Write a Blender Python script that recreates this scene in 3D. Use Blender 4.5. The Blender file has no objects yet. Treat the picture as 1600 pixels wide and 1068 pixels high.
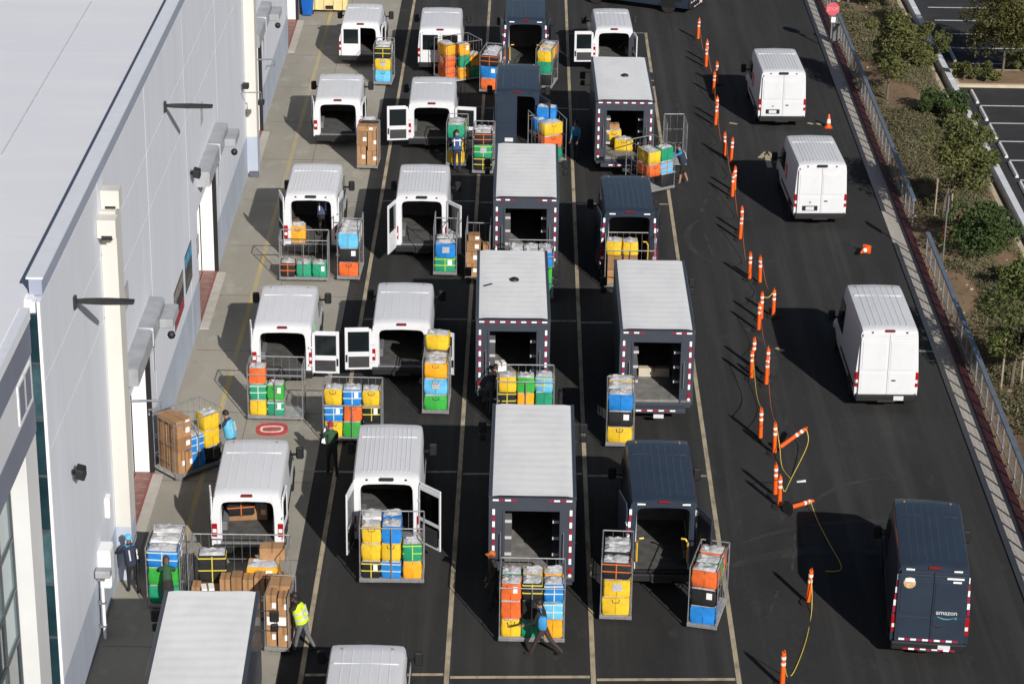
import bpy, bmesh, math, random
from mathutils import Vector, Matrix
R = math.radians
S = bpy.context.scene
COL = S.collection

# ------------------------------------------------------------------ camera, sky, sun, exposure
cam_d = bpy.data.cameras.new("camera"); cam = bpy.data.objects.new("camera", cam_d); COL.objects.link(cam)
cam_d.sensor_width = 36; cam_d.lens = 88.88; cam_d.clip_start = 1; cam_d.clip_end = 3000
cam.matrix_world = Matrix([(0.999868, -0.015998, 0.002863, 0.000), (0.008862, 0.389001, -0.921195, 0.000), (0.013623, 0.921099, 0.389091, 33.650), (0, 0, 0, 1)])
S.camera = cam
SUN_EL, SUN_AZ = 28.5, 155.4            # azimuth clockwise from +Y
world = bpy.data.worlds.new("World"); S.world = world; world.use_nodes = True
wn = world.node_tree
sky = wn.nodes.new("ShaderNodeTexSky"); sky.sky_type = 'NISHITA'; sky.sun_disc = False
sky.sun_elevation = R(SUN_EL); sky.sun_rotation = R(SUN_AZ)
wn.links.new(sky.outputs[0], wn.nodes["Background"].inputs[0])
wn.nodes["Background"].inputs[1].default_value = 0.05
sun_d = bpy.data.lights.new("sun", 'SUN'); sun_d.energy = 5.0; sun_d.angle = R(0.5); sun_d.color = (1, .965, .915)
sun = bpy.data.objects.new("sun", sun_d); COL.objects.link(sun)
sv = Vector((math.sin(R(SUN_AZ)) * math.cos(R(SUN_EL)), math.cos(R(SUN_AZ)) * math.cos(R(SUN_EL)), math.sin(R(SUN_EL))))
sun.rotation_euler = sv.to_track_quat('Z', 'Y').to_euler(); sun.location = (30, -30, 60)
vs = S.view_settings; vs.view_transform = 'Standard'; vs.look = 'None'; vs.gamma = 1; vs.use_curve_mapping = False
vs.exposure = 0.0
random.seed(7)

# ------------------------------------------------------------------ materials
MATS = {}
def mat(name, col, rough=.5, metal=0., var=.10, scale=3., bump=0., bscale=20., coat=0., spec=.5, col2=None, stretch=None, detail=4):
    if name in MATS: return MATS[name]
    m = bpy.data.materials.new(name); m.use_nodes = True; nt = m.node_tree; N = nt.nodes; L = nt.links
    b = N["Principled BSDF"]; b.inputs["Roughness"].default_value = rough; b.inputs["Metallic"].default_value = metal
    b.inputs["Specular IOR Level"].default_value = spec
    if coat: b.inputs["Coat Weight"].default_value = coat; b.inputs["Coat Roughness"].default_value = .08
    tc = N.new("ShaderNodeTexCoord"); src = tc.outputs["Object"]
    if stretch:
        mp = N.new("ShaderNodeMapping"); mp.inputs["Scale"].default_value = stretch; L.new(src, mp.inputs[0]); src = mp.outputs[0]
    if var or col2:
        n = N.new("ShaderNodeTexNoise"); n.inputs["Scale"].default_value = scale; n.inputs["Detail"].default_value = detail
        n.inputs["Roughness"].default_value = .6; L.new(src, n.inputs["Vector"])
        r = N.new("ShaderNodeValToRGB"); r.color_ramp.elements[0].position = .3; r.color_ramp.elements[1].position = .7
        c2 = col2 or tuple(min(1, c * (1 + var)) for c in col); c1 = col if col2 else tuple(c * (1 - var) for c in col)
        r.color_ramp.elements[0].color = (*c1, 1); r.color_ramp.elements[1].color = (*c2, 1)
        L.new(n.outputs[0], r.inputs[0]); L.new(r.outputs[0], b.inputs["Base Color"])
    else: b.inputs["Base Color"].default_value = (*col, 1)
    if bump:
        n2 = N.new("ShaderNodeTexNoise"); n2.inputs["Scale"].default_value = bscale; n2.inputs["Detail"].default_value = 3
        L.new(src, n2.inputs["Vector"]); bp = N.new("ShaderNodeBump"); bp.inputs["Strength"].default_value = bump
        bp.inputs["Distance"].default_value = .02; L.new(n2.outputs[0], bp.inputs["Height"]); L.new(bp.outputs[0], b.inputs["Normal"])
    MATS[name] = m
    return m

def ground_mat(name, layers, base, rough=.9, bump=.3):
    """layers: (colour, scale, stretch, low, high, strength) mixed over base by noise"""
    m = bpy.data.materials.new(name); m.use_nodes = True; nt = m.node_tree; N = nt.nodes; L = nt.links
    b = N["Principled BSDF"]; b.inputs["Roughness"].default_value = rough; b.inputs["Specular IOR Level"].default_value = .25
    tc = N.new("ShaderNodeTexCoord"); cur = None
    for i, (col, sc, st, lo, hi, k) in enumerate(layers):
        mp = N.new("ShaderNodeMapping"); mp.inputs["Scale"].default_value = st; mp.inputs["Location"].default_value = (i * 13.7, i * 7.1, 0)
        L.new(tc.outputs["Object"], mp.inputs[0])
        n = N.new("ShaderNodeTexNoise"); n.inputs["Scale"].default_value = sc; n.inputs["Detail"].default_value = 6; n.inputs["Roughness"].default_value = .62
        L.new(mp.outputs[0], n.inputs["Vector"])
        mr = N.new("ShaderNodeMapRange"); mr.inputs[1].default_value = lo; mr.inputs[2].default_value = hi; mr.inputs[4].default_value = k
        L.new(n.outputs[0], mr.inputs[0])
        mx = N.new("ShaderNodeMix"); mx.data_type = 'RGBA'; L.new(mr.outputs[0], mx.inputs[0])
        if cur is None: mx.inputs[6].default_value = (*base, 1)
        else: L.new(cur, mx.inputs[6])
        mx.inputs[7].default_value = (*col, 1); cur = mx.outputs[2]
    L.new(cur, b.inputs["Base Color"])
    n = N.new("ShaderNodeTexNoise"); n.inputs["Scale"].default_value = 60; n.inputs["Detail"].default_value = 3; L.new(tc.outputs["Object"], n.inputs["Vector"])
    bp = N.new("ShaderNodeBump"); bp.inputs["Strength"].default_value = bump; bp.inputs["Distance"].default_value = .02
    L.new(n.outputs[0], bp.inputs["Height"]); L.new(bp.outputs[0], b.inputs["Normal"])
    MATS[name] = m
    return m

M_asphalt = ground_mat("asphalt", [((.045, .0445, .0435), .35, (1, .3, 1), .45, .75, .9), ((.017, .017, .018), .55, (1, .35, 1), .52, .74, .75),
    ((.024, .024, .0245), 6, (1, 1, 1), .4, .7, .6), ((.075, .073, .070), 1.3, (1.3, .55, 1), .60, .80, .6), ((.052, .051, .0495), 1.0, (1.5, .035, 1), .48, .70, .85), ((.014, .014, .015), 2.2, (1, .55, 1), .66, .80, .7)], (.031, .0307, .0302))
M_lot = ground_mat("old_asphalt", [((.055, .055, .058), .6, (1, 1, 1), .45, .75, .8), ((.022, .022, .024), 2.5, (.4, 1, 1), .5, .8, .6)], (.036, .036, .038))
M_concrete = ground_mat("apron_concrete", [((.25, .232, .192), .35, (1, .35, 1), .4, .7, .8), ((.48, .46, .41), 1.1, (1, .6, 1), .55, .8, .7),
    ((.14, .13, .115), 2.2, (1, .5, 1), .62, .8, .6)], (.335, .31, .262), .85)
M_strip = ground_mat("gutter_concrete", [((.34, .31, .27), 1.2, (1, .3, 1), .4, .75, .8)], (.46, .42, .37))
M_soil = ground_mat("bed_soil", [((.30, .20, .12), .5, (1, .5, 1), .4, .7, .9), ((.12, .085, .05), 1.5, (1, 1, 1), .5, .75, .8), ((.42, .30, .19), 3, (1, 1, 1), .62, .8, .6)], (.22, .15, .09), .95, .8)
M_land = ground_mat("dry_land", [((.20, .16, .11), .05, (1, 1, 1), .4, .7, .9)], (.14, .12, .08), .95)
M_white = ground_mat("white_paint", [((.60, .60, .61), .9, (1, .5, 1), .48, .72, .7), ((.44, .42, .39), 2.6, (1, 1, .35), .63, .80, .5)], (.66, .665, .69), .36, .0)
M_whitepaint2 = mat("white_paint_warm", (.78, .77, .75), .36, var=.05, scale=1.5, coat=.3)
M_navy = mat("blue_grey_paint", (.024, .035, .056), .38, var=.12, scale=1.3, coat=.5)
M_slate = mat("slate_truck_paint", (.044, .051, .068), .45, var=.10, scale=1.2, coat=.2)
M_sheet = ground_mat("white_roof_sheet", [((.64, .64, .65), .7, (1, .6, 1), .45, .72, .8), ((.46, .45, .44), 2.2, (.6, 1.6, 1), .62, .80, .5)], (.76, .76, .76), .6, .05)
M_black = mat("black_plastic", (.012, .012, .013), .55, var=.15)
M_rubber = mat("tyre_rubber", (.014, .014, .014), .85, var=.2, scale=12)
M_rim = mat("wheel_steel", (.20, .19, .17), .45, .6)
M_glass = mat("dark_glass", (.010, .014, .016), .06, var=0, spec=.8)
M_lining = mat("cargo_lining", (.085, .085, .088), .75, var=.25, scale=2)
M_liningw = mat("cargo_wall", (.16, .16, .17), .6, var=.15, scale=2)
M_floor = mat("cargo_floor", (.085, .083, .08), .8, var=.35, scale=3, bump=.2)
M_red = mat("tail_red", (.33, .008, .012), .2, var=.05, spec=.6)
M_redp = mat("red_reflector", (.30, .015, .05), .4, var=.1)
M_whiter = mat("white_reflector", (.85, .85, .86), .35, var=.03)
M_lens = mat("clear_lens", (.75, .72, .72), .15, var=.03)
M_amber = mat("amber_lens", (.36, .20, .10), .3)
M_plate = mat("plate_white", (.62, .62, .65), .4, var=.12, scale=14)
M_steel = mat("galvanised_steel", (.28, .28, .29), .42, .55, var=.2, scale=6)
M_cart = mat("cart_steel", (.26, .26, .265), .5, .35, var=.25, scale=5)
M_cartbase = mat("cart_base_plate", (.40, .40, .40), .55, .2, var=.2, scale=5)
M_card = mat("cardboard", (.36, .20, .095), .85, var=.14, scale=4)
M_card2 = mat("cardboard_dark", (.27, .145, .065), .85, var=.14, scale=4)
M_tape = mat("parcel_tape", (.25, .13, .055), .35, var=.1)
M_paper = mat("paper_label", (.80, .80, .79), .6, var=.04, scale=20)
M_greylab = mat("grey_label", (.42, .41, .42), .6, var=.25, scale=16)
M_mesh = mat("silver_mesh_lid", (.46, .455, .465), .45, var=.3, scale=11, bump=.9, bscale=16)
M_yellowrail = mat("yellow_rail", (.66, .40, .02), .4)
M_orange = mat("post_orange", (.80, .115, .012), .45, var=.08, scale=6)
M_rope = mat("yellow_rope", (.62, .47, .08), .7)
M_ropeo = mat("orange_rope", (.45, .12, .05), .7)
M_line = ground_mat("tan_line_paint", [((.15, .13, .105), 3, (1, .4, 1), .46, .70, .85)], (.43, .36, .25), .8, .1)
M_lineg = ground_mat("pale_line_paint", [((.07, .07, .07), 5, (1, 1, 1), .42, .7, .9)], (.30, .29, .26), .8, .1)
M_liney = ground_mat("yellow_line_paint", [((.34, .32, .26), 1.2, (1, .3, 1), .40, .62, .95)], (.48, .38, .17), .8, .1)
M_linew = ground_mat("white_line_paint", [((.25, .25, .25), 4, (1, 1, 1), .5, .75, .7)], (.62, .62, .62), .8, .1)
TOTE = {'Y': ('yellow', (.72, .46, .02)), 'A': ('amber', (.82, .36, .012)), 'O': ('orange', (.70, .13, .025)), 'B': ('blue', (.012, .20, .58)),
        'C': ('light blue', (.12, .46, .72)), 'T': ('teal green', (.012, .27, .14)), 'G': ('bright green', (.035, .36, .045)), 'K': ('black', (.012, .012, .013)),
        'N': ('navy', (.02, .03, .09)), 'W': ('white', (.72, .71, .70))}
TOTEM = {k: mat("tote_" + v[0].replace(' ', '_'), v[1], .62, var=.20, scale=2.6, bump=.8, bscale=6) for k, v in TOTE.items()}
TRIM = {'y': mat("trim_yellow", (.62, .52, .06), .6), 'o': mat("trim_orange", (.6, .14, .03), .6), 'l': mat("trim_lime", (.42, .62, .05), .6),
        'w': mat("trim_pale", (.55, .62, .55), .6), 'k': mat("trim_black", (.02, .02, .02), .7)}

# ------------------------------------------------------------------ mesh builder and object helpers
class MB:
    def __init__(s): s.v = []; s.f = []; s.m = []; s.cur = 0
    def quad(s, *p):
        n = len(s.v); s.v += [tuple(q) for q in p]; s.f.append(tuple(range(n, n + len(p)))); s.m.append(s.cur); return s
    def box(s, x0, x1, y0, y1, z0, z1):
        n = len(s.v); s.v += [(x0, y0, z0), (x1, y0, z0), (x1, y1, z0), (x0, y1, z0), (x0, y0, z1), (x1, y0, z1), (x1, y1, z1), (x0, y1, z1)]
        s.f += [tuple(n + i for i in q) for q in ((0, 3, 2, 1), (4, 5, 6, 7), (0, 1, 5, 4), (1, 2, 6, 5), (2, 3, 7, 6), (3, 0, 4, 7))]; s.m += [s.cur] * 6; return s
    def cbox(s, c, d): return s.box(c[0] - d[0] / 2, c[0] + d[0] / 2, c[1] - d[1] / 2, c[1] + d[1] / 2, c[2] - d[2] / 2, c[2] + d[2] / 2)
    def bar(s, p, q, w, h=None):
        p = Vector(p); q = Vector(q); h = h or w; d = (q - p).normalized()
        u = Vector((0, 0, 1)) if abs(d.z) < .95 else Vector((0, 1, 0)); a = d.cross(u).normalized() * (w / 2); b = a.cross(d).normalized() * (h / 2)
        n = len(s.v); s.v += [tuple(o + sa * a + sb * b) for o in (p, q) for sa, sb in ((-1, -1), (1, -1), (1, 1), (-1, 1))]
        s.f += [tuple(n + i for i in k) for k in ((3, 2, 1, 0), (4, 5, 6, 7), (0, 1, 5, 4), (1, 2, 6, 5), (2, 3, 7, 6), (3, 0, 4, 7))]; s.m += [s.cur] * 6; return s
    def tube(s, pts, r, n=6, cap=True):
        pts = [Vector(p) for p in pts]; rs = r if isinstance(r, (list, tuple)) else [r] * len(pts); rings = []
        for i, p in enumerate(pts):
            d = (pts[min(i + 1, len(pts) - 1)] - pts[max(i - 1, 0)]).normalized(); u = Vector((0, 0, 1)) if abs(d.z) < .9 else Vector((1, 0, 0))
            a = d.cross(u).normalized(); b = d.cross(a)
            rings.append([p + rs[i] * (math.cos(2 * math.pi * k / n) * a + math.sin(2 * math.pi * k / n) * b) for k in range(n)])
        return s.loft(rings, True, cap)
    def loft(s, rings, closed=True, cap=True):
        n = len(rings[0]); o = len(s.v)
        for r in rings: s.v += [tuple(p) for p in r]
        for i in range(len(rings) - 1):
            for k in range(n if closed else n - 1):
                a = o + i * n + k; b = o + i * n + (k + 1) % n
                s.f.append((a, b, b + n, a + n)); s.m.append(s.cur)
        if cap:
            s.f.append(tuple(o + k for k in range(n))[::-1]); s.f.append(tuple(o + (len(rings) - 1) * n + k for k in range(n))); s.m += [s.cur] * 2
        return s
    def lathe(s, prof, n=12, c=(0, 0, 0), axis='z'):
        rings = []
        for r, z in prof:
            ring = []
            for k in range(n):
                a = 2 * math.pi * k / n; x, y = r * math.cos(a), r * math.sin(a)
                ring.append((c[0] + x, c[1] + y, c[2] + z) if axis == 'z' else ((c[0] + z, c[1] + x, c[2] + y) if axis == 'x' else (c[0] + x, c[1] + z, c[2] + y)))
            rings.append(ring)
        return s.loft(rings)
    def mesh(s, name, mats, smooth=False, bevel=0, seg=1):
        me = bpy.data.meshes.new(name); me.from_pydata(s.v, [], s.f)
        for m in (mats if isinstance(mats, (list, tuple)) else [mats]): me.materials.append(m)
        if any(s.m): me.polygons.foreach_set("material_index", s.m)
        bm = bmesh.new(); bm.from_mesh(me); bmesh.ops.recalc_face_normals(bm, faces=bm.faces)
        if bevel:
            bmesh.ops.bevel(bm, geom=bm.edges, offset=bevel, segments=seg, affect='EDGES', clamp_overlap=True)
        if smooth:
            lim = R(smooth if smooth > 1 else 40)
            for f in bm.faces: f.smooth = True
            for e in bm.edges:
                if len(e.link_faces) == 2 and e.calc_face_angle(0) > lim: e.smooth = False
        bm.to_mesh(me); bm.free(); me.update()
        return me
def link(name, data, parent=None, loc=None, rz=0, kind=None):
    o = bpy.data.objects.new(name, data); COL.objects.link(o)
    if parent: o.parent = parent
    if loc is not None: o.location = loc
    if rz: o.rotation_euler = (0, 0, rz)
    if kind: o["kind"] = kind
    return o
def obj(name, mb, m, parent=None, smooth=False, bevel=0, loc=None, rz=0, kind=None, seg=1):
    return link(name, mb.mesh(name, m, smooth, bevel, seg), parent, loc, rz, kind)
CACHE = {}
def cached(key, fn):
    if key not in CACHE: CACHE[key] = fn()
    return CACHE[key]
def tag(o, label, cat, group=None):
    o["label"] = label; o["category"] = cat
    if group: o["group"] = group
    return o
def thing(name, label, cat, loc=(0, 0, 0), rz=0, group=None):
    return tag(link(name, None, None, loc, rz), label, cat, group)
def rrect(w, d, r, z, n=3, cx=0, cy=0):
    pts = []
    for (sx, sy, a0) in ((1, 1, 0), (-1, 1, 90), (-1, -1, 180), (1, -1, 270)):
        for k in range(n):
            a = R(a0 + 90 * k / (n - 1)); pts.append((cx + sx * (w / 2 - r) + r * math.cos(a), cy + sy * (d / 2 - r) + r * math.sin(a), z))
    return pts
ORD = ['first', 'second', 'third', 'fourth', 'fifth', 'sixth', 'seventh', 'eighth', 'ninth', 'tenth', 'eleventh', 'twelfth', 'thirteenth', 'fourteenth',
       'fifteenth', 'sixteenth', 'seventeenth', 'eighteenth', 'nineteenth', 'twentieth', 'twenty-first', 'twenty-second', 'twenty-third', 'twenty-fourth',
       'twenty-fifth', 'twenty-sixth', 'twenty-seventh', 'twenty-eighth', 'twenty-ninth', 'thirtieth', 'thirty-first', 'thirty-second', 'thirty-third', 'thirty-fourth']

# ------------------------------------------------------------------ the ground and its markings
def sheet(name, x0, x1, y0, y1, z, m, sub=0):
    return obj(name, MB().quad((x0, y0, z), (x1, y0, z), (x1, y1, z), (x0, y1, z)), m, kind='structure')
sheet("ground", -900, 900, -300, 1500, -.08, M_land)
sheet("yard_pavement", -11.3, 14.2, -10, 320, 0, M_asphalt)
apron = obj("concrete_apron", MB().box(-11.3, -6.17, 44.0, 320, -.03, .006), M_concrete, kind='structure')
obj("concrete_strip", MB().box(-11.3, -10.2, -10, 44.0, -.03, .006), M_concrete, kind='structure')
mj = MB()
for k in range(40): mj.box(-10.9, -6.17, 48.5 + k * 5.0, 48.53 + k * 5.0, .0055, .0085)
mj.box(-8.62, -8.6, 44, 260, .0055, .0085)
obj("apron_joint", mj, mat("joint_filler", (.12, .11, .095), .9), apron, kind='stuff')
sheet("parking_lot", 19.3, 90, -10, 320, -.004, M_lot)

def strip(name, p, q, w, m, z=.005):
    p = Vector((*p, 0)); q = Vector((*q, 0)); d = (q - p).normalized(); n = Vector((-d.y, d.x, 0)) * w / 2; u = Vector((0, 0, z)); t = Vector((0, 0, z + .004))
    mb = MB(); mb.loft([[p - n + u, p + n + u, p + n + t, p - n + t], [q - n + u, q + n + u, q + n + t, q - n + t]])
    return obj(name, mb, m, kind='structure')
for x in (-5.53, -1.75, 2.07, 5.86):
    strip("lane_line", (x, 20), (x, 118.2 if x > 3 else 125), .13, M_line, .001)
for i, y in enumerate((57.3, 69.4, 81.6, 93.8, 106.0)):
    for x0, x1 in ((-5.44, -1.84), (-1.66, 1.98), (2.16, 5.77)):
        strip("stall_line", (x0, y - .1), (x1, y + .04), .12, M_line if i == 0 else M_lineg, .001)
strip("stall_line", (2.16, 117.9), (5.95, 118.2), .09, M_lineg, .001)
strip("stall_line", (-9.0, 69.2), (-5.62, 69.3), .08, M_lineg, .009)
strip("yellow_line", (-9.52, 57), (-9.52, 150), .16, M_liney, .0075)
def dash(p, q, w=.16): strip("worn_marking", p, q, w, M_liney, .001)
dash((8.78, 79.53), (9.00, 79.26)); dash((12.32, 104.52), (12.53, 104.35)); dash((12.70, 104.45), (12.88, 104.28)); dash((8.93, 104.35), (9.25, 104.19))
a = (10.22, 100.52); dash((10.17, 98.47), (10.19, 100.27), .22); dash((9.85, 99.67), a, .2); dash((10.44, 99.70), a, .2)
strip("worn_marking", (13.64, 79.45), (14.21, 79.42), .14, M_lineg, .001)
sk = random.Random(3)
mt = ground_mat("rubber_scuff", [((.058, .057, .055), 2, (1, 1, 1), .42, .6, .9)], (.031, .0307, .0302), .9)
for k in range(9):       # pale scuffs left by tyres beside the posts
    x, y = sk.uniform(6.8, 8.3), sk.uniform(60, 112); strip("tyre_scuff", (x, y), (x + sk.uniform(-.6, .6), y + sk.uniform(.8, 3.5)), sk.uniform(.05, .14), mt, .001)

def arc(c, r0, a0, a1, w, m):
    mb = MB(); rings = []
    for k in range(17):
        a = R(a0 + (a1 - a0) * k / 16); ww = w * (.35 + .65 * math.sin(math.pi * k / 16))
        rings.append([(c[0] + (r0 - ww / 2) * math.cos(a), c[1] + (r0 - ww / 2) * math.sin(a), .001), (c[0] + (r0 + ww / 2) * math.cos(a), c[1] + (r0 + ww / 2) * math.sin(a), .001), (c[0] + (r0 + ww / 2) * math.cos(a), c[1] + (r0 + ww / 2) * math.sin(a), .004), (c[0] + (r0 - ww / 2) * math.cos(a), c[1] + (r0 - ww / 2) * math.sin(a), .004)])
    mb.loft(rings); obj("turning_scuff", mb, m, kind='structure')
mt2 = ground_mat("turn_scuff", [((.058, .057, .055), 1.1, (1, .6, 1), .40, .62, .85), ((.024, .024, .024), 5, (1, 1, 1), .5, .7, .6)], (.034, .0337, .033), .9)
for c_, r_, a0, a1, w_s in (((9.3, 59.5), 5.2, 70, 128, .5), ((10.8, 60.0), 6.6, 78, 130, .22), ((3.2, 78.5), 5.4, -22, 30, .3), ((4.0, 74.0), 4.6, -10, 42, .2), ((10.5, 90.0), 4.2, 150, 215, .26), ((10.2, 98.0), 4.4, 160, 220, .2), ((8.2, 42.0), 5.5, 60, 105, .3), ((12.0, 66.0), 3.6, 100, 170, .16)):
    arc(c_, r_, a0, a1, w_s, mt2)
# red ring marking on the apron
ring = MB()
def oval(a, b, n=28, c=(0, 0)): return [(c[0] + a * math.copysign(abs(math.cos(2 * math.pi * k / n)) ** .7, math.cos(2 * math.pi * k / n)), c[1] + b * math.copysign(abs(math.sin(2 * math.pi * k / n)) ** .7, math.sin(2 * math.pi * k / n))) for k in range(n)]
rx, ry = (-7.75, 72.26)
ring.loft([[(x, y, .008) for x, y in oval(.50, .48)], [(x, y, .022) for x, y in oval(.50, .48)]])
sg = obj("floor_sign", ring, mat("faded_red_vinyl", (.50, .05, .06), .6, var=.35, scale=6), loc=(rx, ry, 0), rz=R(4))
tag(sg, "faded red oval floor sign lying on the concrete apron between two white vans", "floor sign")
w_ = MB(); o1 = oval(.37, .26); o2 = oval(.30, .17)
w_.loft([[(x, y, .023) for x, y in o1], [(x, y, .026) for x, y in o1], [(x, y, .026) for x, y in o2], [(x, y, .023) for x, y in o2]], cap=False)
obj("white_ring", w_, mat("worn_white_vinyl", (.65, .62, .58), .6, var=.25, scale=6), sg)
obj("centre_bar", MB().box(-.2, .2, -.06, .06, .0225, .025), mat("grey_vinyl", (.25, .12, .11), .6, var=.4, scale=10), sg)

# ------------------------------------------------------------------ warehouse
M_wall = mat("wall_paint_grey", (.66, .68, .74), .75, var=.055, scale=.9, stretch=(1, 1, .12), detail=8)
M_band = mat("wall_paint_blue_grey", (.40, .44, .52), .75, var=.10, scale=1.1, stretch=(1, 1, .3), detail=8)
M_stripe = mat("parapet_stripe", (.30, .33, .42), .7, var=.04, scale=.5)
M_cap = mat("parapet_cap", (.72, .74, .80), .5, .0, var=.04)
M_cream = mat("pilaster_cream", (.58, .565, .52), .7, var=.04, scale=.6)
M_reveal = mat("panel_reveal", (.80, .80, .84), .7, var=.02)  # paler than the wall paint: lit joint edges put into the colour
M_roof = ground_mat("roof_membrane", [((.69, .70, .76), .12, (.4, 1, 1), .4, .7, .8), ((.80, .80, .82), .5, (.15, 1, 1), .45, .7, .7), ((.64, .645, .69), 1.4, (.1, 1, 1), .62, .8, .4)], (.75, .755, .79), .7, .1)
M_door = mat("door_white", (.80, .80, .80), .4, var=.03)
M_hood = mat("hood_metal", (.38, .39, .41), .45, .2, var=.14, scale=2)
M_bronze = mat("bronze_metal", (.035, .034, .033), .45, .3)
XW = -11.05
wh = thing("warehouse", "long pale grey warehouse with dock doors beside the loading yard", "warehouse", (0, 0, 0))
openings = [(64.2, 69.1), (80.95, 85.9), (97.7, 102.3), (114.5, 119.6), (131.4, 136.4)]
OH = 4.05
JY = [53.9] + [62.05 + 8.45 * k for k in range(13)]
core = MB(); ys = [53.9]
for a, b in openings: core.box(-11.6, XW - .2, ys[-1], a, -.05, 11.75); core.box(-11.6, XW - .2, a, b, OH, 11.75); ys.append(b)
core.box(-11.6, XW - .2, ys[-1], 163.4, -.05, 11.75)
obj("wall_core", core, M_reveal, wh)
g = .022
for i in range(len(JY) - 1):
    y0, y1 = JY[i] + (g if i else 0), JY[i + 1] - g
    op = [(a, b) for a, b in openings if a > y0 and b < y1]
    for z0, z1, m in ((-.02, 1.68, M_band), (1.68, 7.86, M_wall), (7.91, 9.66, M_wall), (9.71, 11.70, M_wall)):
        mb = MB()
        if op and z0 < OH:
            a, b = op[0]
            mb.box(XW - .197, XW, y0, a, z0, z1); mb.box(XW - .197, XW, b, y1, z0, z1)
            if z1 > OH: mb.box(XW - .197, XW - .001, a, b, OH, z1)
        else: mb.box(XW - .197, XW, y0, y1, z0, z1)
        obj("wall_panel", mb, m, wh)
obj("parapet_stripe", MB().box(XW - .3, XW + .004, 54.2, 163.4, 11.74, 12.13), M_stripe, wh)
obj("parapet_cap", MB().box(XW - .36, XW + .03, 54.2, 163.4, 12.13, 12.18), M_cap, wh)
obj("wall_end_trim", MB().box(XW - .06, XW + .012, 53.78, 53.90, 0, 11.74), M_reveal, wh)
roof = obj("roof", MB().box(-75, XW - .36, 20, 163.4, 11.5, 11.80), M_roof, wh)
sm = MB()
for k in range(9): sm.box(-75, XW - .6, 24 + 16.9 * k, 24.05 + 16.9 * k, 11.798, 11.801)
obj("membrane_seam", sm, mat("seam_grey", (.70, .705, .745), .7), roof, kind='stuff')
p, q = (-13.90, 63.94), (-13.99, 79.39)
obj("roof_joint", MB().bar((*p, 11.803), (*q, 11.803), .05, .012), mat("roof_joint_grey", (.56, .56, .60), .7), roof)
for py, zt in ((62.2, 10.9), (96.4, 12.1), (130.6, 12.1)):
    pl = obj("pilaster", MB().box(XW + .003, XW + .42, py, py + .85, 1.66, zt), M_cream, wh)
    obj("pilaster_base", MB().box(XW + .003, XW + .425, py - .004, py + .855, -.01, 1.66), M_band, pl)
    if zt < 11:
        for dz, dy in ((0, 0), (.55, .75)):
            hb = MB().loft([[(XW + .01, py - .55 + dy, 10.35 + dz), (XW + .5, py - .55 + dy, 10.35 + dz), (XW + .5, py - .1 + dy, 10.35 + dz), (XW + .01, py - .1 + dy, 10.35 + dz)],
                            [(XW + .01, py - .55 + dy, 10.85 + dz), (XW + .5, py - .55 + dy, 10.85 + dz), (XW + .5, py - .1 + dy, 10.85 + dz), (XW + .01, py - .1 + dy, 10.85 + dz)]])
            o = obj("scupper_box", hb, M_cream, pl)
            obj("scupper_opening", MB().box(XW + .12, XW + .4, py - .56 + dy, py - .545 + dy, 10.30 + dz, 10.42 + dz), M_bronze, o)
obj("drain_outlet", MB().box(XW + .1, XW + .45, 96.2, 96.39, .02, .22), mat("drain_dark", (.10, .10, .12), .6), wh)

# dock doors
M_mullion_grey = mat('hood_band_grey', (.55, .56, .58), .5)
for k, (a, b) in enumerate(openings[:4]):
    d = link("dock_door", None, wh)
    rc = MB().box(-12.15, -12.1, a, b, 0, OH).box(-12.1, XW - .2, a - .05, a, 0, OH).box(-12.1, XW - .2, a, b, OH, OH + .05)
    obj("door_recess", rc, mat("recess_grey", (.40, .41, .44), .7), d)
    for x0, x1 in ((-12.1, -11.635), (-11.595, XW - .09)):
        obj("jamb_panel", MB().box(x0, x1, b - .06, b - .001, .02, OH - .02), M_door, d, bevel=.006)
    obj("edge_guard", MB().box(XW - .085, XW + .05, b - .09, b + .03, 0, OH - .1), M_black, d)
    for j in range(9):
        y0 = a + (b - a) * j / 9
        for x0 in (-12.08, -11.56):
            obj("floor_brick", MB().box(x0, x0 + .49, y0 + .03, y0 + (b - a) / 9 - .01, -.01, .012), mat("red_floor", (.24, .125, .105), .8, var=.25, scale=4), d)
    obj("floor_edge", MB().box(XW - .05, XW + .02, a, b, -.01, .02), mat("red_edge", (.27, .07, .065), .7), d)
    obj("sill_slab", MB().box(XW + .02, XW + .34, a - .6, b - .2, -.01, .03), mat("sill_concrete", (.46, .43, .38), .85, var=.1), d)
    hd = obj("door_hood", MB().loft([[(XW, a + .3, 4.85), (XW + .44, a + .3, 4.88), (XW + .44, a + .3, 5.36), (XW + .38, a + .3, 5.40), (XW, a + .3, 5.42)],
                                     [(XW, b + .8, 4.85), (XW + .44, b + .8, 4.88), (XW + .44, b + .8, 5.36), (XW + .38, b + .8, 5.40), (XW, b + .8, 5.42)]]), M_hood, d)
    obj("hood_band", MB().box(XW + .01, XW + .46, b - 1.7, b - 1.64, 4.86, 5.42), M_mullion_grey, hd)
    obj("motor_box", MB().box(XW + .45, XW + .86, b - .5, b + .78, 4.92, 5.2), M_hood, hd, bevel=.02)
    obj("lamp_ball", MB().lathe([(.01, -.13), (.09, -.09), (.125, 0), (.09, .09), (.01, .13)], 10, (XW + .82, b - .62, 4.78)), M_black, hd, smooth=60)
    if k in (0, 2):
        pb = MB().tube([(XW, a + .55, 4.3), (XW + 1.0, a + .55, 4.35), (XW + 1.0, a + .55, 4.1), (XW + .65, a + .55, 4.05), (XW + .65, a + .55, 3.9)], .035)
        obj("bracket_pipe", pb, M_steel, d)
    cl = MB().box(XW, XW + .03, b + .9, b + 1.15, 2.9, 3.6); obj("control_plate", cl, M_hood, d)

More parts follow.
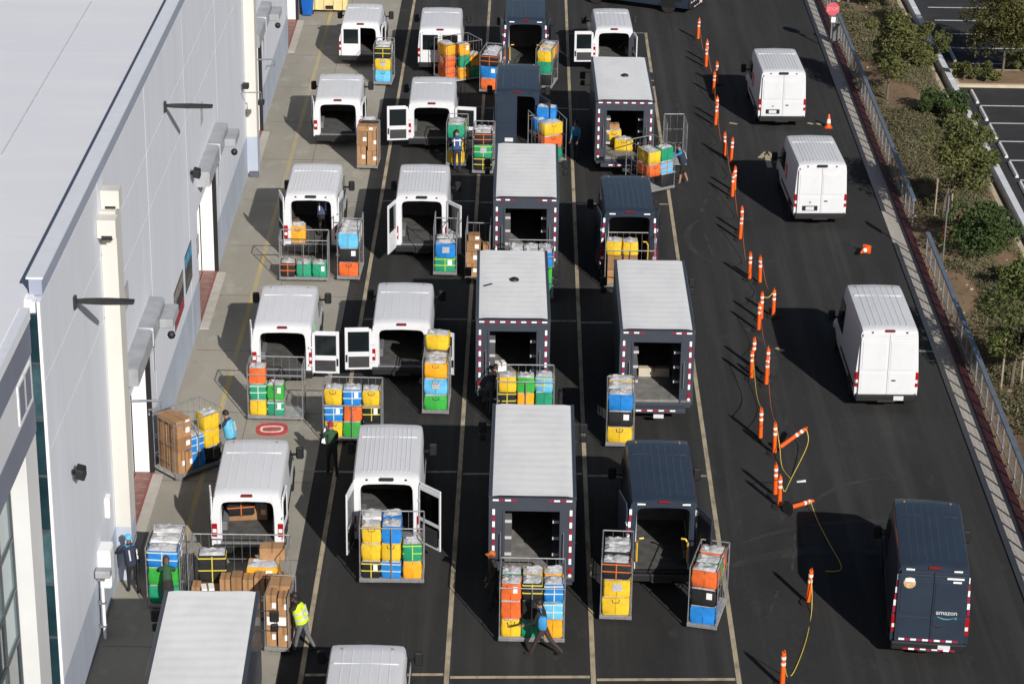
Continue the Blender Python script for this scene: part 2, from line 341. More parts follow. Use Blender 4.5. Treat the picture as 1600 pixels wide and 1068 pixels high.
# wall lamps, boxes, signs
def wall_lamp(y, z, label):
    o = thing("wall_lamp", label, "lamp", (XW, y, z), 0, "blade lamps on the warehouse wall")
    obj("wall_plate", MB().box(0, .07, -.1, .1, -.2, .12), M_bronze, o)
    bl = MB().loft([[(x, -w, -.035), (x, w, -.035), (x, w, .035), (x, -w, .035)] for x, w in ((.07, .07), (.3, .13), (.8, .17), (1.3, .14), (1.5, .11))])
    obj("lamp_blade", bl, M_bronze, o, bevel=.01)
wall_lamp(*(74.39, 9.93), "dark blade lamp high on the wall near the far dock doors")
wall_lamp(*(57.97, 10.08), "dark blade lamp high on the wall near the parapet corner")
def flood(y, z, label):
    o = thing("floodlight", label, "floodlight", (XW, y, z))
    obj("bracket", MB().box(0, .18, -.05, .05, -.05, .05), M_black, o)
    obj("lamp_head", MB().loft([[(.1, -.2, -.1), (.34, -.2, -.16), (.34, -.2, .1), (.12, -.2, .16)], [(.1, .2, -.1), (.34, .2, -.16), (.34, .2, .1), (.12, .2, .16)]]), M_black, o, bevel=.02)
flood(*(79.65, 5.93), "small black floodlight beside the middle dock door hood")
flood(*(56.42, 6.13), "small black floodlight on the lower wall near the glass strip")
y, z = (60.81, 3.00)
o = thing("wall_box", "small white box mounted on the wall beside the near pilaster", "box", (XW, y, z)); obj("box_shell", MB().box(0, .12, -.16, .16, -.3, .3), M_door, o, bevel=.015); obj("box_lid", MB().box(.12, .135, -.13, .13, -.26, .26), M_door, o)
y, z = (59.52, 1.90)
o = thing("electric_cabinet", "white electric cabinet on the blue grey wall base by the pilaster", "cabinet", (XW, y, z)); obj("cabinet_body", MB().box(0, .32, -.3, .3, -.55, .55), M_door, o, bevel=.015); obj("cabinet_door", MB().box(.32, .335, -.26, .26, -.5, .5), M_door, o)
y, z = (58.75, 2.24)
o = thing("wall_pipe", "white standpipe with a dark head fixed to the wall base", "pipe", (XW, y, 0))
obj("pipe_tube", MB().tube([(.16, .1, .05), (.16, .1, z - .3), (.22, .05, z - .12), (.3, -.1, z - .1)], .045, 8), M_door, o, smooth=60)
obj("pipe_head", MB().box(.05, .45, -.32, -.02, z - .18, z + .02), M_hood, o, bevel=.02)
for i in range(3): obj("pipe_clamp", MB().box(0, .23, .04, .16, .4 + .7 * i, .46 + .7 * i), M_steel, o)
for (y0, y1, z0, z1), cols, lab in (((74.75, 77.0, 2.2, 3.55), ((.35, .03, .05), (.03, .03, .035), (.25, .22, .2)), "large printed poster with a red foot on the warehouse wall"),
                                    ((77.5, 79.2, 2.4, 3.75), ((.10, .10, .09), (.05, .05, .05), (.05, .30, .50)), "printed poster with a blue top on the warehouse wall")):
    o = thing("wall_poster", lab, "poster", (XW, y0, z0)); h = z1 - z0
    obj("poster_board", MB().box(.002, .02, .03, y1 - y0 - .03, .02, h - .02), mat("poster_ground", (.06, .055, .06), .5, var=.4, scale=6), o)
    for j, c in enumerate(cols):
        obj("print_block", MB().box(.02, .024, .06, y1 - y0 - .06, h * (.04 + .31 * j), h * (.32 + .31 * j)), mat("poster_%s_%d" % (lab[:7], j), c, .5, var=.6, scale=5), o)
for (y, z), lab in (((80.69, 2.92), "narrow grey notice plate beside the middle dock door"), ((65.74, 7.10), "narrow grey notice plate between near pilaster and first hood"), ((82.89, 6.94), "narrow grey notice plate under the far blade lamp")):
    o = thing("notice_plate", lab, "plate", (XW, y, z), 0); obj("plate_board", MB().box(.002, .02, -.35, .35, -.35, .35), M_hood, o); obj("plate_print", MB().box(.02, .023, -.3, .3, -.28, .28), M_greylab, o)
for (y, z), lab in (((94.77, 4.01), "thin security camera arm on the wall before the far pilaster"),):
    o = thing("camera_arm", lab, "camera", (XW, y, z)); obj("arm", MB().tube([(0, 0, 0), (.8, 0, .02), (.8, 0, -.3)], .025), M_steel, o); obj("camera_head", MB().box(.68, .92, -.2, .12, -.45, -.28), M_black, o, bevel=.02)
    obj("second_camera", MB().box(.05, .3, .1, .4, .1, .3), M_black, o, bevel=.02)

# ------------------------------------------------------------------ office wing at the near end
M_facade = mat("facade_grey", (.62, .63, .67), .7, var=.04, scale=.5)
M_dkband = mat("facade_band", (.17, .185, .24), .7, var=.06, scale=.6)
M_teal = mat("teal_reflection_glass", (.20, .29, .30), .12, var=.3, scale=.5, spec=.7)  # teal base colour stands in for the sky reflected in the panes
M_teal2 = mat("deep_teal_reflection_glass", (.012, .035, .045), .06, var=.5, scale=.8, spec=.8)  # dark teal and its mottling are reflections painted into the colour
M_mull = mat("mullion", (.10, .11, .12), .4, .4)
XF = -11.22
ow = thing("office_wing", "office end of the warehouse with teal curtain wall glazing and grey bands", "building", (0, 0, 0))
Y1 = 53.3
obj("facade_core", MB().box(-14, XF - .62, 15, 53.7, -.05, 11.4), M_facade, ow)
obj("upper_wall", MB().box(XF - .6, XF, 15, Y1, 8.7, 11.5), M_facade, ow)
obj("facade_band", MB().box(XF - .5, XF + .02, 15, Y1 + .02, 10.68, 11.45), M_dkband, ow)
obj("facade_band", MB().box(XF - .5, XF + .02, 15, Y1 + .02, 8.7, 9.5), M_dkband, ow)
obj("parapet_cap", MB().box(XF - .6, XF + .04, 15, Y1 + .04, 11.5, 11.78), M_cap, ow)
for y0 in (51.6, 52.35, 47.6, 48.35, 43.6, 44.35):
    w = link("window", None, ow)
    obj("frame", MB().box(XF, XF + .03, y0 - .05, y0 + .72, 9.62, 10.58), M_door, w); obj("pane", MB().box(XF + .03, XF + .036, y0 + .05, y0 + .62, 9.7, 10.5), M_dkband, w)
for y0 in (52.0, 44.9, 37.8):
    obj("pier", MB().box(XF - .46, XF, y0, y0 + 1.3, 0, 8.68), mat("pier_white", (.62, .62, .62), .7, var=.04, scale=.6), ow, bevel=.02)
XG = XF - .44
for bay in ((46.25, 51.95), (39.15, 44.85)):
    n = 4
    for i in range(n):
        for j in range(7):
            y0 = bay[0] + (bay[1] - bay[0]) * i / n; y1 = bay[0] + (bay[1] - bay[0]) * (i + 1) / n; z0 = .1 + 1.3 * j
            obj("pane", MB().box(XG - .02, XG, y0 + .03, y1 - .03, z0 + .03, min(8.66, z0 + 1.27)), M_teal if (i + j) % 5 else M_teal2, ow)
    mm = MB()
    for i in range(n + 1): y0 = bay[0] + (bay[1] - bay[0]) * i / n; mm.box(XG - .03, XG + .05, y0 - .03, y0 + .03, 0, 8.68)
    for j in range(7): mm.box(XG - .03, XG + .045, bay[0], bay[1], .07 + 1.3 * j, .13 + 1.3 * j)
    obj("mullion_grid", mm, M_mull, ow)
for j in range(8):          # glazed return facing the yard's near end
    z0 = .05 + 1.45 * j
    obj("return_pane", MB().box(XF - .45, XW - .065, 53.80, 53.84, z0 + .03, min(11.4, z0 + 1.42)), M_teal2 if j % 3 else mat("mid_teal_reflection_glass", (.05, .10, .115), .08, var=.5, scale=1.5, spec=.8), ow)  # paler mottled panes among the dark ones: reflections put into the colour
    obj("transom", MB().box(XF - .45, XW - .065, 53.77, 53.84, z0 - .03, z0 + .03), M_mull, ow)
obj("return_core", MB().box(XF - .6, XW - .02, 53.85, 53.895, 0, 11.42), M_mull, ow)

# ------------------------------------------------------------------ right edge: gutter, red kerb, railing, planting bed, retaining wall, lot
obj("gutter_strip", MB().box(14.12, 14.72, -10, 320, -.03, .006), M_strip, kind='structure')
obj("red_kerb", MB().box(14.72, 14.95, -10, 320, -.03, .17), mat("red_kerb_paint", (.045, .007, .013), .7, var=.25, scale=2), kind='structure', bevel=.015)
def railing(y0, y1, label):
    o = thing("railing", label, "railing", (15.06, 0, 0), 0, "pipe railings behind the red kerb"); n = int((y1 - y0) / 1.03)
    pm = cached('railpost', lambda: MB().box(-.025, .025, -.03, .03, -.05, 1.12).mesh("post", M_steel)); bm_ = cached('railbay', lambda: infill())
    for k in range(n + 1):
        yy = y0 + (y1 - y0) * k / n; link("post", pm, o, (0, yy, 0))
        if k < n:
            q = link("infill_panel", bm_, o, (0, yy, 0)); q.scale = (1, (y1 - y0) / n / 1.22, 1)
    obj("top_rail", MB().bar((0, y0 - .05, 1.15), (0, y1 + .05, 1.15), .15, .09), mat("rail_blue_grey", (.20, .24, .30), .4, .4, var=.15), o)
    obj("mid_rail", MB().bar((0, y0, .28), (0, y1, .28), .04, .04), M_steel, o)
def infill():
    mb = MB()
    for k in range(1, 9): mb.bar((0, .135 * k, .28), (0, .135 * k, 1.11), .0035)
    for z in (.5, .72, .92): mb.bar((.004, 0, z), (.004, 1.22, z), .004)
    return mb.mesh("infill_panel", M_steel)
railing(20, 87.9, "long grey pipe railing behind the red kerb from the near end to the gap")
railing(91.6, 170, "long grey pipe railing behind the red kerb from the gap up the yard")

def bedz(x, y):
    return .10 + .55 * math.sin(max(0, min(1, (x - 15.1) / 3.8)) * math.pi) * (.7 + .3 * math.sin(y * .13)) + .06 * math.sin(x * 3.1 + y * .9) * math.sin(y * 1.7)
bed = MB(); nx, ny = 14, 330
for j in range(ny + 1):
    for i in range(nx + 1):
        x = 14.95 + (18.85 - 14.95) * i / nx; y = 20 + (190 - 20) * j / ny; bed.v.append((x, y, bedz(x, y)))
for j in range(ny):
    for i in range(nx):
        a = j * (nx + 1) + i; bed.f.append((a, a + 1, a + nx + 2, a + nx + 1)); bed.m.append(0)
obj("planting_bed", bed, M_soil, smooth=80, kind='structure')
obj("tan_kerb", MB().box(18.72, 18.95, -10, 320, -.03, .17), mat("tan_kerb_concrete", (.50, .42, .31), .85, var=.15, scale=1.5), kind='structure', bevel=.015)
sheet("gutter_gap", 18.95, 19.35, -10, 320, -.02, M_soil)
ret = thing("retaining_wall", "low pale concrete retaining wall between planting bed and parking lot", "wall", (19.2, 0, 0))
for k in range(22): obj("wall_block", MB().box(-.01, .27, -10 + 12 * k + .012, 2 + 12 * k - .012, -.05, .42), mat("pale_wall_concrete", (.64, .65, .69), .8, var=.08, scale=1.5), ret, bevel=.012)

# parking lot markings, wheel stops, island
stall_y = [(23.79, 123.68)[1], (23.39, 121.30)[1], (22.99, 118.91)[1], (22.58, 116.47)[1], (22.15, 113.91)[1]] + [(21.05, 107.40)[1] - 2.5 * k for k in range(20)]
sm_ = cached('stop', lambda: MB().loft([[(-.075, 0, 0), (.075, 0, 0), (.045, 0, .12), (-.045, 0, .12)], [(-.075, 1.75, 0), (.075, 1.75, 0), (.045, 1.75, .12), (-.045, 1.75, .12)]]).mesh("wheel_stop", mat("wheel_stop_paint", (.62, .61, .60), .8, var=.15)))
ws = 0
for y in sorted(stall_y):
    strip("stall_stripe", (20.25, y), (25.3, y + .03), .11, M_linew, -.003)
    if 20 < y < 118:
        o = link("wheel_stop", sm_, None, (20.18, y + .3, -.004)); ws += 1
        tag(o, "white concrete wheel stop, %s from the near end of the parking lot row" % ORD[ws - 1], "wheel stop", "wheel stops along the retaining wall")
iy0, iy1 = (20.93, 110.11)[1], (21.34, 112.63)[1]
isl = obj("parking_island", MB().box(19.6, 60, iy0, iy1, -.03, .12), mat("tan_kerb_concrete", (.5, .42, .31)), kind='structure', bevel=.02)
obj("island_soil", MB().box(19.8, 59.8, iy0 + .25, iy1 - .2, .1, .13), M_soil, isl)

# ------------------------------------------------------------------ vans
KINDS = {
    'low': dict(L=5.5, W=2.02, H=2.12, wt=.925, roof=3.70, cowl=4.65, ribs=6, lamp='red'),
    'mid': dict(L=5.4, W=2.03, H=2.52, wt=.925, roof=3.60, cowl=4.60, ribs=11, lamp='bar'),
    'express': dict(L=5.6, W=1.98, H=2.08, wt=.84, roof=3.45, cowl=4.2, ribs=6, lamp='red'),
    'high': dict(L=5.9, W=2.05, H=2.78, wt=.90, roof=4.00, cowl=4.95, ribs=7, lamp='red'),
}
def section(y, h, W, wt, wide=1.0):
    k = 1 if h > 1.6 else .45
    w = W / 2 * wide; t = wt * wide
    mid = min(1.35, h * .74)
    pts = [(w - .05, .34), (w - .01, .55), (w, min(1.0, h * .6)), (w - .02, mid), (t + .035 * k, h - .27 * k), (t + .012, h - .09 * k), (t - .03 * k, h - .022 * k), (t - .16, h), (0, h + .022)]
    return [(-x, y, z) for x, z in pts] + [(x, y, z) for x, z in pts[-2::-1]]
def opening(y, H, ow):
    pts = [(ow, .585), (ow, .60), (ow, 1.0), (ow, 1.35), (ow - .02, H - .44), (ow - .05, H - .33), (ow - .11, H - .27), (ow - .25, H - .245), (0, H - .23)]
    return [(-x, y, z) for x, z in pts] + [(x, y, z) for x, z in pts[-2::-1]]
def van_body(K, ow):
    W, H, wt = K['W'], K['H'], K['wt']; r, c, L = K['roof'], K['cowl'], K['L']
    mb = MB(); S0 = section(0, H - .05, W, wt - .01)
    rings = [S0, section(.08, H - .012, W, wt), section(.35, H, W, wt), section(r - .5, H, W, wt), section(r - .1, H - .02, W, wt - .005), section(r, H - .06, W, wt - .02)]
    rings += [section(r + (c - r) * .5, (H + 1.3) / 2, W, wt - .06), section(c, 1.28, W, .80), section(L - .3, 1.08, W, .78, .98), section(L - .06, .92, W, .74, .93), section(L, .72, W, .66, .90)]
    mb.loft(rings, closed=False, cap=False); mb.quad(*rings[-1])
    O = opening(0, H, ow); n = len(S0)
    for i in range(n - 1): mb.quad(S0[i], S0[i + 1], O[i + 1], O[i])
    mb.quad(S0[0], O[0], O[-1], S0[-1])
    mb.loft([O, opening(.10, H, ow - .01)], closed=False, cap=False)
    return mb
def door_mesh(K, w, kind, flip, trim):
    """door in the hinge frame: x from 0 to w (flip mirrors), outer face towards -y"""
    H = K['H']; zt = H - .14; z0 = .50; zm = 1.0 + (H - 2.1) * .35 + .12; t = .05; s = -1 if flip else 1
    mb = MB()
    def b(x0, x1, za, zb, ya=0, yb=t): mb.box(min(s * x0, s * x1), max(s * x0, s * x1), ya - t, yb - t, za, zb)
    if kind == 'window':
        b(0, .10, z0, zt - .12); b(w - .10, w, z0, zt); b(.10, w - .10, zt - .15, zt); b(.10, w - .10, zm - .11, zm)
        b(.02, .1, zt - .12, zt - .05)
        b(.10, w - .10, z0, zm - .11)
    else:
        b(0, w, z0, zt - .10); b(.05, w, zt - .10, zt); b(.06, w - .04, zm + .04, zt - .2, -.008); b(.06, w - .04, z0 + .1, zm - .05, -.008)
    return mb
def box_s(s, x0, x1, ya, yb, z0, z1): return MB().box(min(s * x0, s * x1), max(s * x0, s * x1), ya, yb, z0, z1)
def van(label, pos, head, kind, left, right, paint=None, win=False, group=None, tape=False, trimd=True, plate='left', logo=None, handles=False, side_win=False, cat='van', scale=1, ribs=None):
    K = KINDS[kind]; W, H, L = K['W'], K['H'], K['L']; P = paint or M_white; pk = (kind, P.name)
    r = thing("cargo_van", label, cat, (pos[0], pos[1], 0), R(head), group)
    ow = .76 if kind != 'express' else .72
    body = link("body", cached(('body',) + pk, lambda: van_body(K, ow).mesh("body", P, 38)), r)
    # roof pressings
    nr = ribs or K['ribs']; rb = MB()
    for i in range(nr):
        x = (-.5 + (i + .5) / nr) * (2 * K['wt'] - .42); zr = H + .020 * (1 - abs(x) / K['wt']); rb.box(x - .018, x + .018, .30, K['roof'] - .35, zr - .02, zr + (.006 if kind == 'low' else .011))
    link("roof_ribbing", cached(('ribs', nr) + pk, lambda: rb.mesh("roof_ribbing", P, 30, .008)), body, kind='stuff')
    link("roof_seam", cached(('seam',) + pk, lambda: MB().box(-K['wt'] + .12, K['wt'] - .12, K['roof'] * .72, K['roof'] * .72 + .025, H + .0, H + .024).mesh("roof_seam", P)), body)
    # inside
    li = MB(); a = opening(.10, H, ow + .06); b_ = opening(3.1, H, ow + .06); li.loft([a, b_], closed=False, cap=False); li.quad(*b_)
    link("cargo_lining", cached(('lin', kind), lambda: li.mesh("cargo_lining", M_lining)), r)
    link("cargo_floor", cached(('flo', kind), lambda: MB().box(-ow - .05, ow + .05, .03, 3.1, .56, .603).mesh("cargo_floor", M_floor)), r)
    for s in (-1, 1):
        link("wheel_box", cached(('wb', s, kind), lambda: box_s(s, ow - .12, ow + .05, .7, 1.6, .604, .88).mesh("wheel_box", M_liningw, 0, .03)), r)
        link("inner_post", cached(('ip', s, kind), lambda: box_s(s, ow - .03, ow + .05, .101, .22, .604, H - .45).mesh("inner_post", M_white)), r)
    link("rear_sill", cached(('sill',) + pk, lambda: MB().box(-ow, ow, -.02, .10, .50, .606).mesh("rear_sill", M_steel if P is M_white else M_black, 0, .01)), r)
    link("rear_bumper", cached(('bump', kind), lambda: MB().box(-W / 2 + .04, W / 2 - .04, -.16, .02, .33, .56).box(-.3, .3, -.2, -.1, .30, .38).mesh("rear_bumper", M_black, 0, .03)), r)
    # wheels
    for s in (-1, 1):
        for yy in (1.05, L - .95):
            w = link("wheel", cached(('tyre',), lambda: MB().lathe([(.2, -.11), (.32, -.11), (.345, -.07), (.345, .07), (.32, .11), (.2, .11)], 18, axis='x').mesh("wheel", M_rubber, 40)), r, (s * (W / 2 - .115), yy, .345))
            link("rim", cached(('rim', s), lambda: MB().lathe([(.02, s * .06), (.10, s * .085), (.2, s * .07), (.215, s * .112), (.2, s * .0)], 14, axis='x').mesh("rim", M_rim, 40)), w)
            link("wheel_arch", cached(('arch', s, kind), lambda: MB().quad(*[(s * .123, .43 * math.cos(R(t)), max(-.01, .43 * math.sin(R(t)))) for t in range(0, 181, 15)]).mesh("wheel_arch", M_black)), w, (0, 0, 0))
    # glass
    c, rf, wt = K['cowl'], K['roof'], K['wt']
    ws = MB(); ws.loft([[(-wt + .17, rf + .10, H - .19), (wt - .17, rf + .10, H - .19), (wt - .17, rf + .08, H - .24), (-wt + .17, rf + .08, H - .24)],
                        [(-.80, c - .02, 1.36), (.80, c - .02, 1.36), (.80, c - .05, 1.30), (-.80, c - .05, 1.30)]])
    link("windscreen", cached(('ws', kind), lambda: ws.mesh("windscreen", M_glass)), r)
    for s in (-1, 1):
        zt = H - .52 if H > 2.3 else H - .42; xs = W / 2 - .012; xt = wt + .055
        sw = MB().loft([[(s * xs, rf - .75, 1.22), (s * xs, c - .35, 1.22), (s * (xs + .012), c - .35, 1.22), (s * (xs + .012), rf - .75, 1.22)],
                        [(s * xt, rf - .75, zt), (s * xt, rf + .1, zt), (s * (xt + .012), rf + .1, zt), (s * (xt + .012), rf - .75, zt)]])
        link("side_window", cached(('sw', s, kind), lambda: sw.mesh("side_window", M_glass)), r)
        if side_win:
            for y0 in (.4, 1.7):
                link("side_window", cached(('sw2', s, kind, y0), lambda: MB().loft([[(s * xs, y0, 1.2), (s * xs, y0 + 1.1, 1.2), (s * (xs + .012), y0 + 1.1, 1.2), (s * (xs + .012), y0, 1.2)],
                    [(s * xt, y0 + .05, zt), (s * xt, y0 + 1.05, zt), (s * (xt + .012), y0 + 1.05, zt), (s * (xt + .012), y0 + .05, zt)]]).mesh("side_window", M_glass)), r)
        m = link("mirror", cached(('mir', s), lambda: box_s(s, .13, .36, -.07, .07, -.2, .18).mesh("mirror", M_black, 0, .04)), r, (s * (W / 2 - .03), c - .45, 1.42))
        link("mirror_arm", cached(('mira', s), lambda: MB().bar((0, .02, -.08), (s * .2, 0, -.05), .06).mesh("mirror_arm", M_black)), m)
        link("rub_strip", cached(('rub', s, kind), lambda: box_s(s, W / 2 - .012, W / 2 + .012, .3, 3.4, .66, .78).mesh("rub_strip", M_black, 0, .006)), r)
        tl = link("tail_light", cached(('tl', s, kind), lambda: box_s(s, W / 2 - .16, W / 2 - .005, -.025, .10, .78, 1.30 if H > 2.3 else 1.2).mesh("tail_light", M_red, 0, .02)), r)
        link("reverse_lens", cached(('rl', s, kind), lambda: box_s(s, W / 2 - .14, W / 2 - .03, -.032, -.02, .93, 1.04).mesh("reverse_lens", M_lens)), tl)
        if H > 2.3: link("marker_lamp", cached(('ml', s), lambda: box_s(s, .52, .58, -.03, .02, 0, .04).mesh("marker_lamp", M_black)), r, (0, 0, H - .12))
        if kind in ('low', 'high'): link("marker_lamp", cached(('ml2', s), lambda: box_s(s, .60, .655, 0, .06, 0, .035).mesh("marker_lamp", M_amber if P is M_white else M_lens, 0, .01)), r, (0, rf - .35, H + .0))
    if K['lamp'] == 'bar': link("brake_light", cached(('bl', 'bar'), lambda: MB().box(-.21, .21, -.07, .06, -.06, .035).mesh("brake_light", M_black, 0, .03)), r, (0, 0, H - .07))
    else: link("brake_light", cached(('bl', 'red'), lambda: MB().box(-.17, .17, -.05, .05, -.04, .035).mesh("brake_light", mat('brake_dark_red', (.16, .012, .014), .3), 0, .025)), r, (0, 0, H - .05))
    # rear doors
    dw = W / 2 - .116
    for side, st in (('l', left), ('r', right)):
        if st is None: continue
        s = -1 if side == 'l' else 1; flip = s > 0; ang = {'closed': 0}.get(st, st); kd = 'window' if win else 'plain'
        dx = s * (W / 2 - .115)
        d = link("rear_door", cached(('door', kd, flip) + pk, lambda: door_mesh(K, dw - .003, kd, flip, 0).mesh("rear_door", P, 0, .012)), r, (dx, -.035 if ang == 0 else -.03, 0), R(-ang if s < 0 else ang))
        if ang > 150: d.location.x += s * .06; d.location.y -= .05
        if ang > 200: d.location.x += s * .06; d.location.y += .08
        zm = 1.0 + (H - 2.1) * .35 + .12; ss = -s
        if win: link("door_window", cached(('dwin', kind, flip), lambda: box_s(ss, .10, dw - .11, -.035, -.015, zm, H - .29).mesh("door_window", M_glass)), d)
        if trimd and ang != 0:
            link("inner_trim", cached(('dtrim', kind, flip), lambda: box_s(ss, .10, dw - .12, -.005, .012, .58, zm - .16).mesh("inner_trim", mat("door_trim", (.035, .035, .037), .7, var=.2), 0, .006)), d)
            link("door_catch", cached(('dcat', kind, flip), lambda: box_s(ss, dw - .09, dw - .03, -.002, .02, zm - .35, zm - .1).mesh("door_catch", M_black)), d)
            for zz in (.75, H - .75): link("hinge", cached(('hin', flip), lambda: box_s(ss, -.10, .06, -.02, .01, 0, .06).mesh("hinge", P)), d, (0, 0, zz))
        if ang == 0:
            link("handle", cached(('dh', flip), lambda: box_s(ss, dw - .26, dw - .12, -.075, -.05, 0, .09 if H > 2.3 else .05).mesh("handle", M_black, 0, .01)), d, (0, 0, 1.02)) if s > 0 else None
            if not win: link("door_pressing", cached(('dpr', kind, flip) + pk, lambda: box_s(ss, .07, dw - .06, -.064, -.05, zm + .06, H - .42).mesh("door_pressing", P, 0, .012)), d)
            if s < 0 and plate == 'left':
                pf = link("plate_frame", cached('pf', lambda: MB().box(-.3, .3, -.07, -.05, 0, .2).mesh("plate_frame", M_black, 0, .01)), d, (dw * .55, 0, .66)); link("licence_plate", cached('pl', lambda: MB().box(-.16, .16, -.078, -.07, .03, .17).mesh("licence_plate", M_plate)), pf)
                link("badge", cached('bdg', lambda: MB().lathe([(.01, -.066), (.055, -.064), (.06, -.05)], 10, axis='y').mesh("badge", M_hood)), d, (dw * .55, 0, 1.0))
    if plate == 'bumper': link("licence_plate", cached('plb', lambda: MB().box(-.16, .16, -.172, -.16, .38, .53).mesh("licence_plate", M_plate)), r, (.4, 0, 0))
    if tape:
        for s in (-1, 1):
            for k in range(6):
                z = 1.38 + k * .19
                if z > H - .42: break
                x = W / 2 - .05 - max(0, (z - 1.3)) * .065
                link("reflector", cached(('tp', k % 2), lambda: MB().box(-.035, .035, -.012, 0, 0, .17).mesh("reflector", M_redp if k % 2 == 0 else M_whiter)), r, (s * x, -.012, z))
            link("reflector", cached('tph', lambda: MB().box(-.11, .11, -.012, 0, 0, .045).mesh("reflector", M_whiter)), r, (s * .62, -.02, H - .14))
    if tape == 'low':
        for k in range(10): link("reflector", cached(('tpl', k % 2), lambda: MB().box(-.075, .075, -.012, 0, 0, .055).mesh("reflector", M_whiter if k % 2 == 0 else M_redp)), r, (-.72 + .155 * k, -.09, .60 + 0))
        for k in range(9): link("reflector", cached(('tpm', k % 2), lambda: MB().box(-.075, .075, -.012, 0, 0, .05).mesh("reflector", M_redp if k % 2 == 0 else M_whiter)), r, (-.60 + .152 * k, -.165, .36))
    if handles:
        for s in (-1, 1):
            link("grab_handle", cached(('gh', s), lambda: MB().tube([(0, 0, 0), (-s * .02, -.07, .04), (-s * .02, -.07, .62), (-s * .08, -.03, .72), (-s * .2, 0, .72)], .028).mesh("grab_handle", M_yellowrail, 50)), r, (s * (ow - .04), .08, .85))
    if logo:
        side, col, z0, z1, y0, y1, vert = logo; lg = mat("logo_" + col, {'green': (.12, .42, .06), 'red': (.72, .12, .10), 'dkgreen': (.10, .36, .13)}[col], .5, var=.2)
        rg = random.Random(5)
        if side == 'rear':      # unreadable green lettering: broken strokes in three lines
            for j in range(3):
                x = y0
                mb = MB()
                while x < y1 - .05:
                    wd = rg.uniform(.03, .07); mb.box(x, x + wd, -.062, -.050, z1 - .14 * (j + 1), z1 - .14 * j - .04 - rg.uniform(0, .03)); x += wd + .02
                obj("door_lettering", mb, lg, r, kind='stuff')
        else:
            s = -1 if side == 'left' else 1; mb = MB(); xs = W / 2 + .002
            for j in range(7):
                za = z0 + (z1 - z0) * j / 7
                if vert: mb.box(min(s * (xs - .03), s * xs), max(s * (xs - .03), s * xs), y0, y1 - rg.uniform(0, .12), za, za + (z1 - z0) / 7 * .8)
                else: mb.box(min(s * (xs - .08), s * xs), max(s * (xs - .08), s * xs), y0 + (y1 - y0) * j / 7, y0 + (y1 - y0) * (j + .8) / 7, z0, z1 - rg.uniform(0, .25))
            obj("side_lettering", mb, lg, r)
    return r

W1 = "white vans backed up for loading"
van("white passenger style van with left door shut and green lettering, by the blue bin", (-7.48, 111.82), 0, 'express', 'closed', 262, win=True, group=W1, plate=None, logo=('rear', 'green', .6, 1.02, -.72, -.2, 0), side_win=True, trimd=False)
van("empty low white van, doors folded away, beside the tall brown carton cart", (-7.67, 100.14), 1.5, 'low', 262, 262, group=W1, win=True)
van("ribbed white van with a person bending in its cargo space", (-7.72, 87.26), .3, 'mid', 255, 262, group=W1)
van("low white van with its right door swung back, behind the half empty wide cart", (-7.70, 75.67), .9, 'low', 262, 178, group=W1, win=True, logo=('right', 'dkgreen', .95, 1.75, .12, 1.3, 0))
van("near white van loading black, amber and cardboard freight beside the red floor sign", (-7.56, 63.42), 1.5, 'low', 262, 266, group=W1, win=True, logo=('right', 'dkgreen', .95, 1.75, .12, 1.3, 0))
van("closed white van with a dark rear window band behind the tilted orange cart", (-3.81, 110.95), .4, 'low', 'closed', 'closed', group=W1, win=True, plate=None, logo=('rear', 'green', .6, 1.0, -.8, -.1, 0))
van("low white van with both windowed doors swung flat, beside the person in blue", (-3.77, 99.91), .5, 'low', 172, 172, group=W1, win=True)
van("ribbed white van with doors open sideways and grey floor showing, second column third row", (-3.66, 87.38), .2, 'mid', 108, 128, group=W1, win=True, trimd=False)
van("low white van with both doors open, behind the bright green and amber tote cart", (-3.85, 76.08), .5, 'low', 176, 152, group=W1, win=True)
van("ribbed white van opened behind the wide cart of nine yellow and blue totes", (-3.67, 63.86), 1.0, 'mid', 100, 134, group=W1, win=False, trimd=True)
van("white van roof cut off by the lower photo edge, beside the hi-vis worker", (-3.64, 51.5), 0, 'low', 'closed', 'closed', group=W1, win=True, plate=None)
DV = "blue grey vans in the loading rows"
van("blue grey van open at the rear, top of the third column", (0.06, 110.34), 0, 'high', 262, 262, M_navy, group=DV, tape=True, handles=True)
d14 = van("blue grey van with its left door shut and right half open", (-0.24, 99.55), -.5, 'high', 'closed', 118, M_navy, group=DV, handles=True, plate=None)
link("licence_plate", cached('pld', lambda: MB().box(-.17, .17, -.07, -.05, 0, .16).mesh("licence_plate", M_plate)), d14, (-.32, -.03, .62))
van("blue grey van with two yellow totes at its door, behind the big grey truck", (3.89, 85.33), .7, 'high', 262, 262, M_navy, group=DV, tape=True, handles=True)
van("blue grey van with open dark cargo space between two tall tote carts", (4.04, 62.13), .3, 'high', 258, 112, M_navy, group=DV, tape=True, handles=True)
van("white van with both doors wide open, just before the crossing dark truck", (4.10, 111.63), 1.5, 'express', 178, 96, win=True, group=W1)
LV = "vans driving out along the right lane"
van("closed white ribbed van farthest up the exit lane, beside the traffic cone", (11.09, 103.75), 1.8, 'mid', 'closed', 'closed', group=LV, logo=('left', 'red', 1.1, 1.7, 2.2, 2.6, 1))
van("closed white ribbed van second from the top of the exit lane", (11.47, 91.63), 2.6, 'mid', 'closed', 'closed', group=LV, logo=('left', 'red', 1.1, 1.7, 2.2, 2.6, 1))
van("tall smooth white van in the exit lane with a red roof brake light", (11.84, 74.60), .9, 'high', 'closed', 'closed', group=LV, plate='bumper')
d26 = van("closed blue grey van with white lettering on its door, nearest in exit lane", (10.93, 58.54), -5.0, 'high', 'closed', 'closed', M_navy, group=LV, tape='low', plate='bumper')
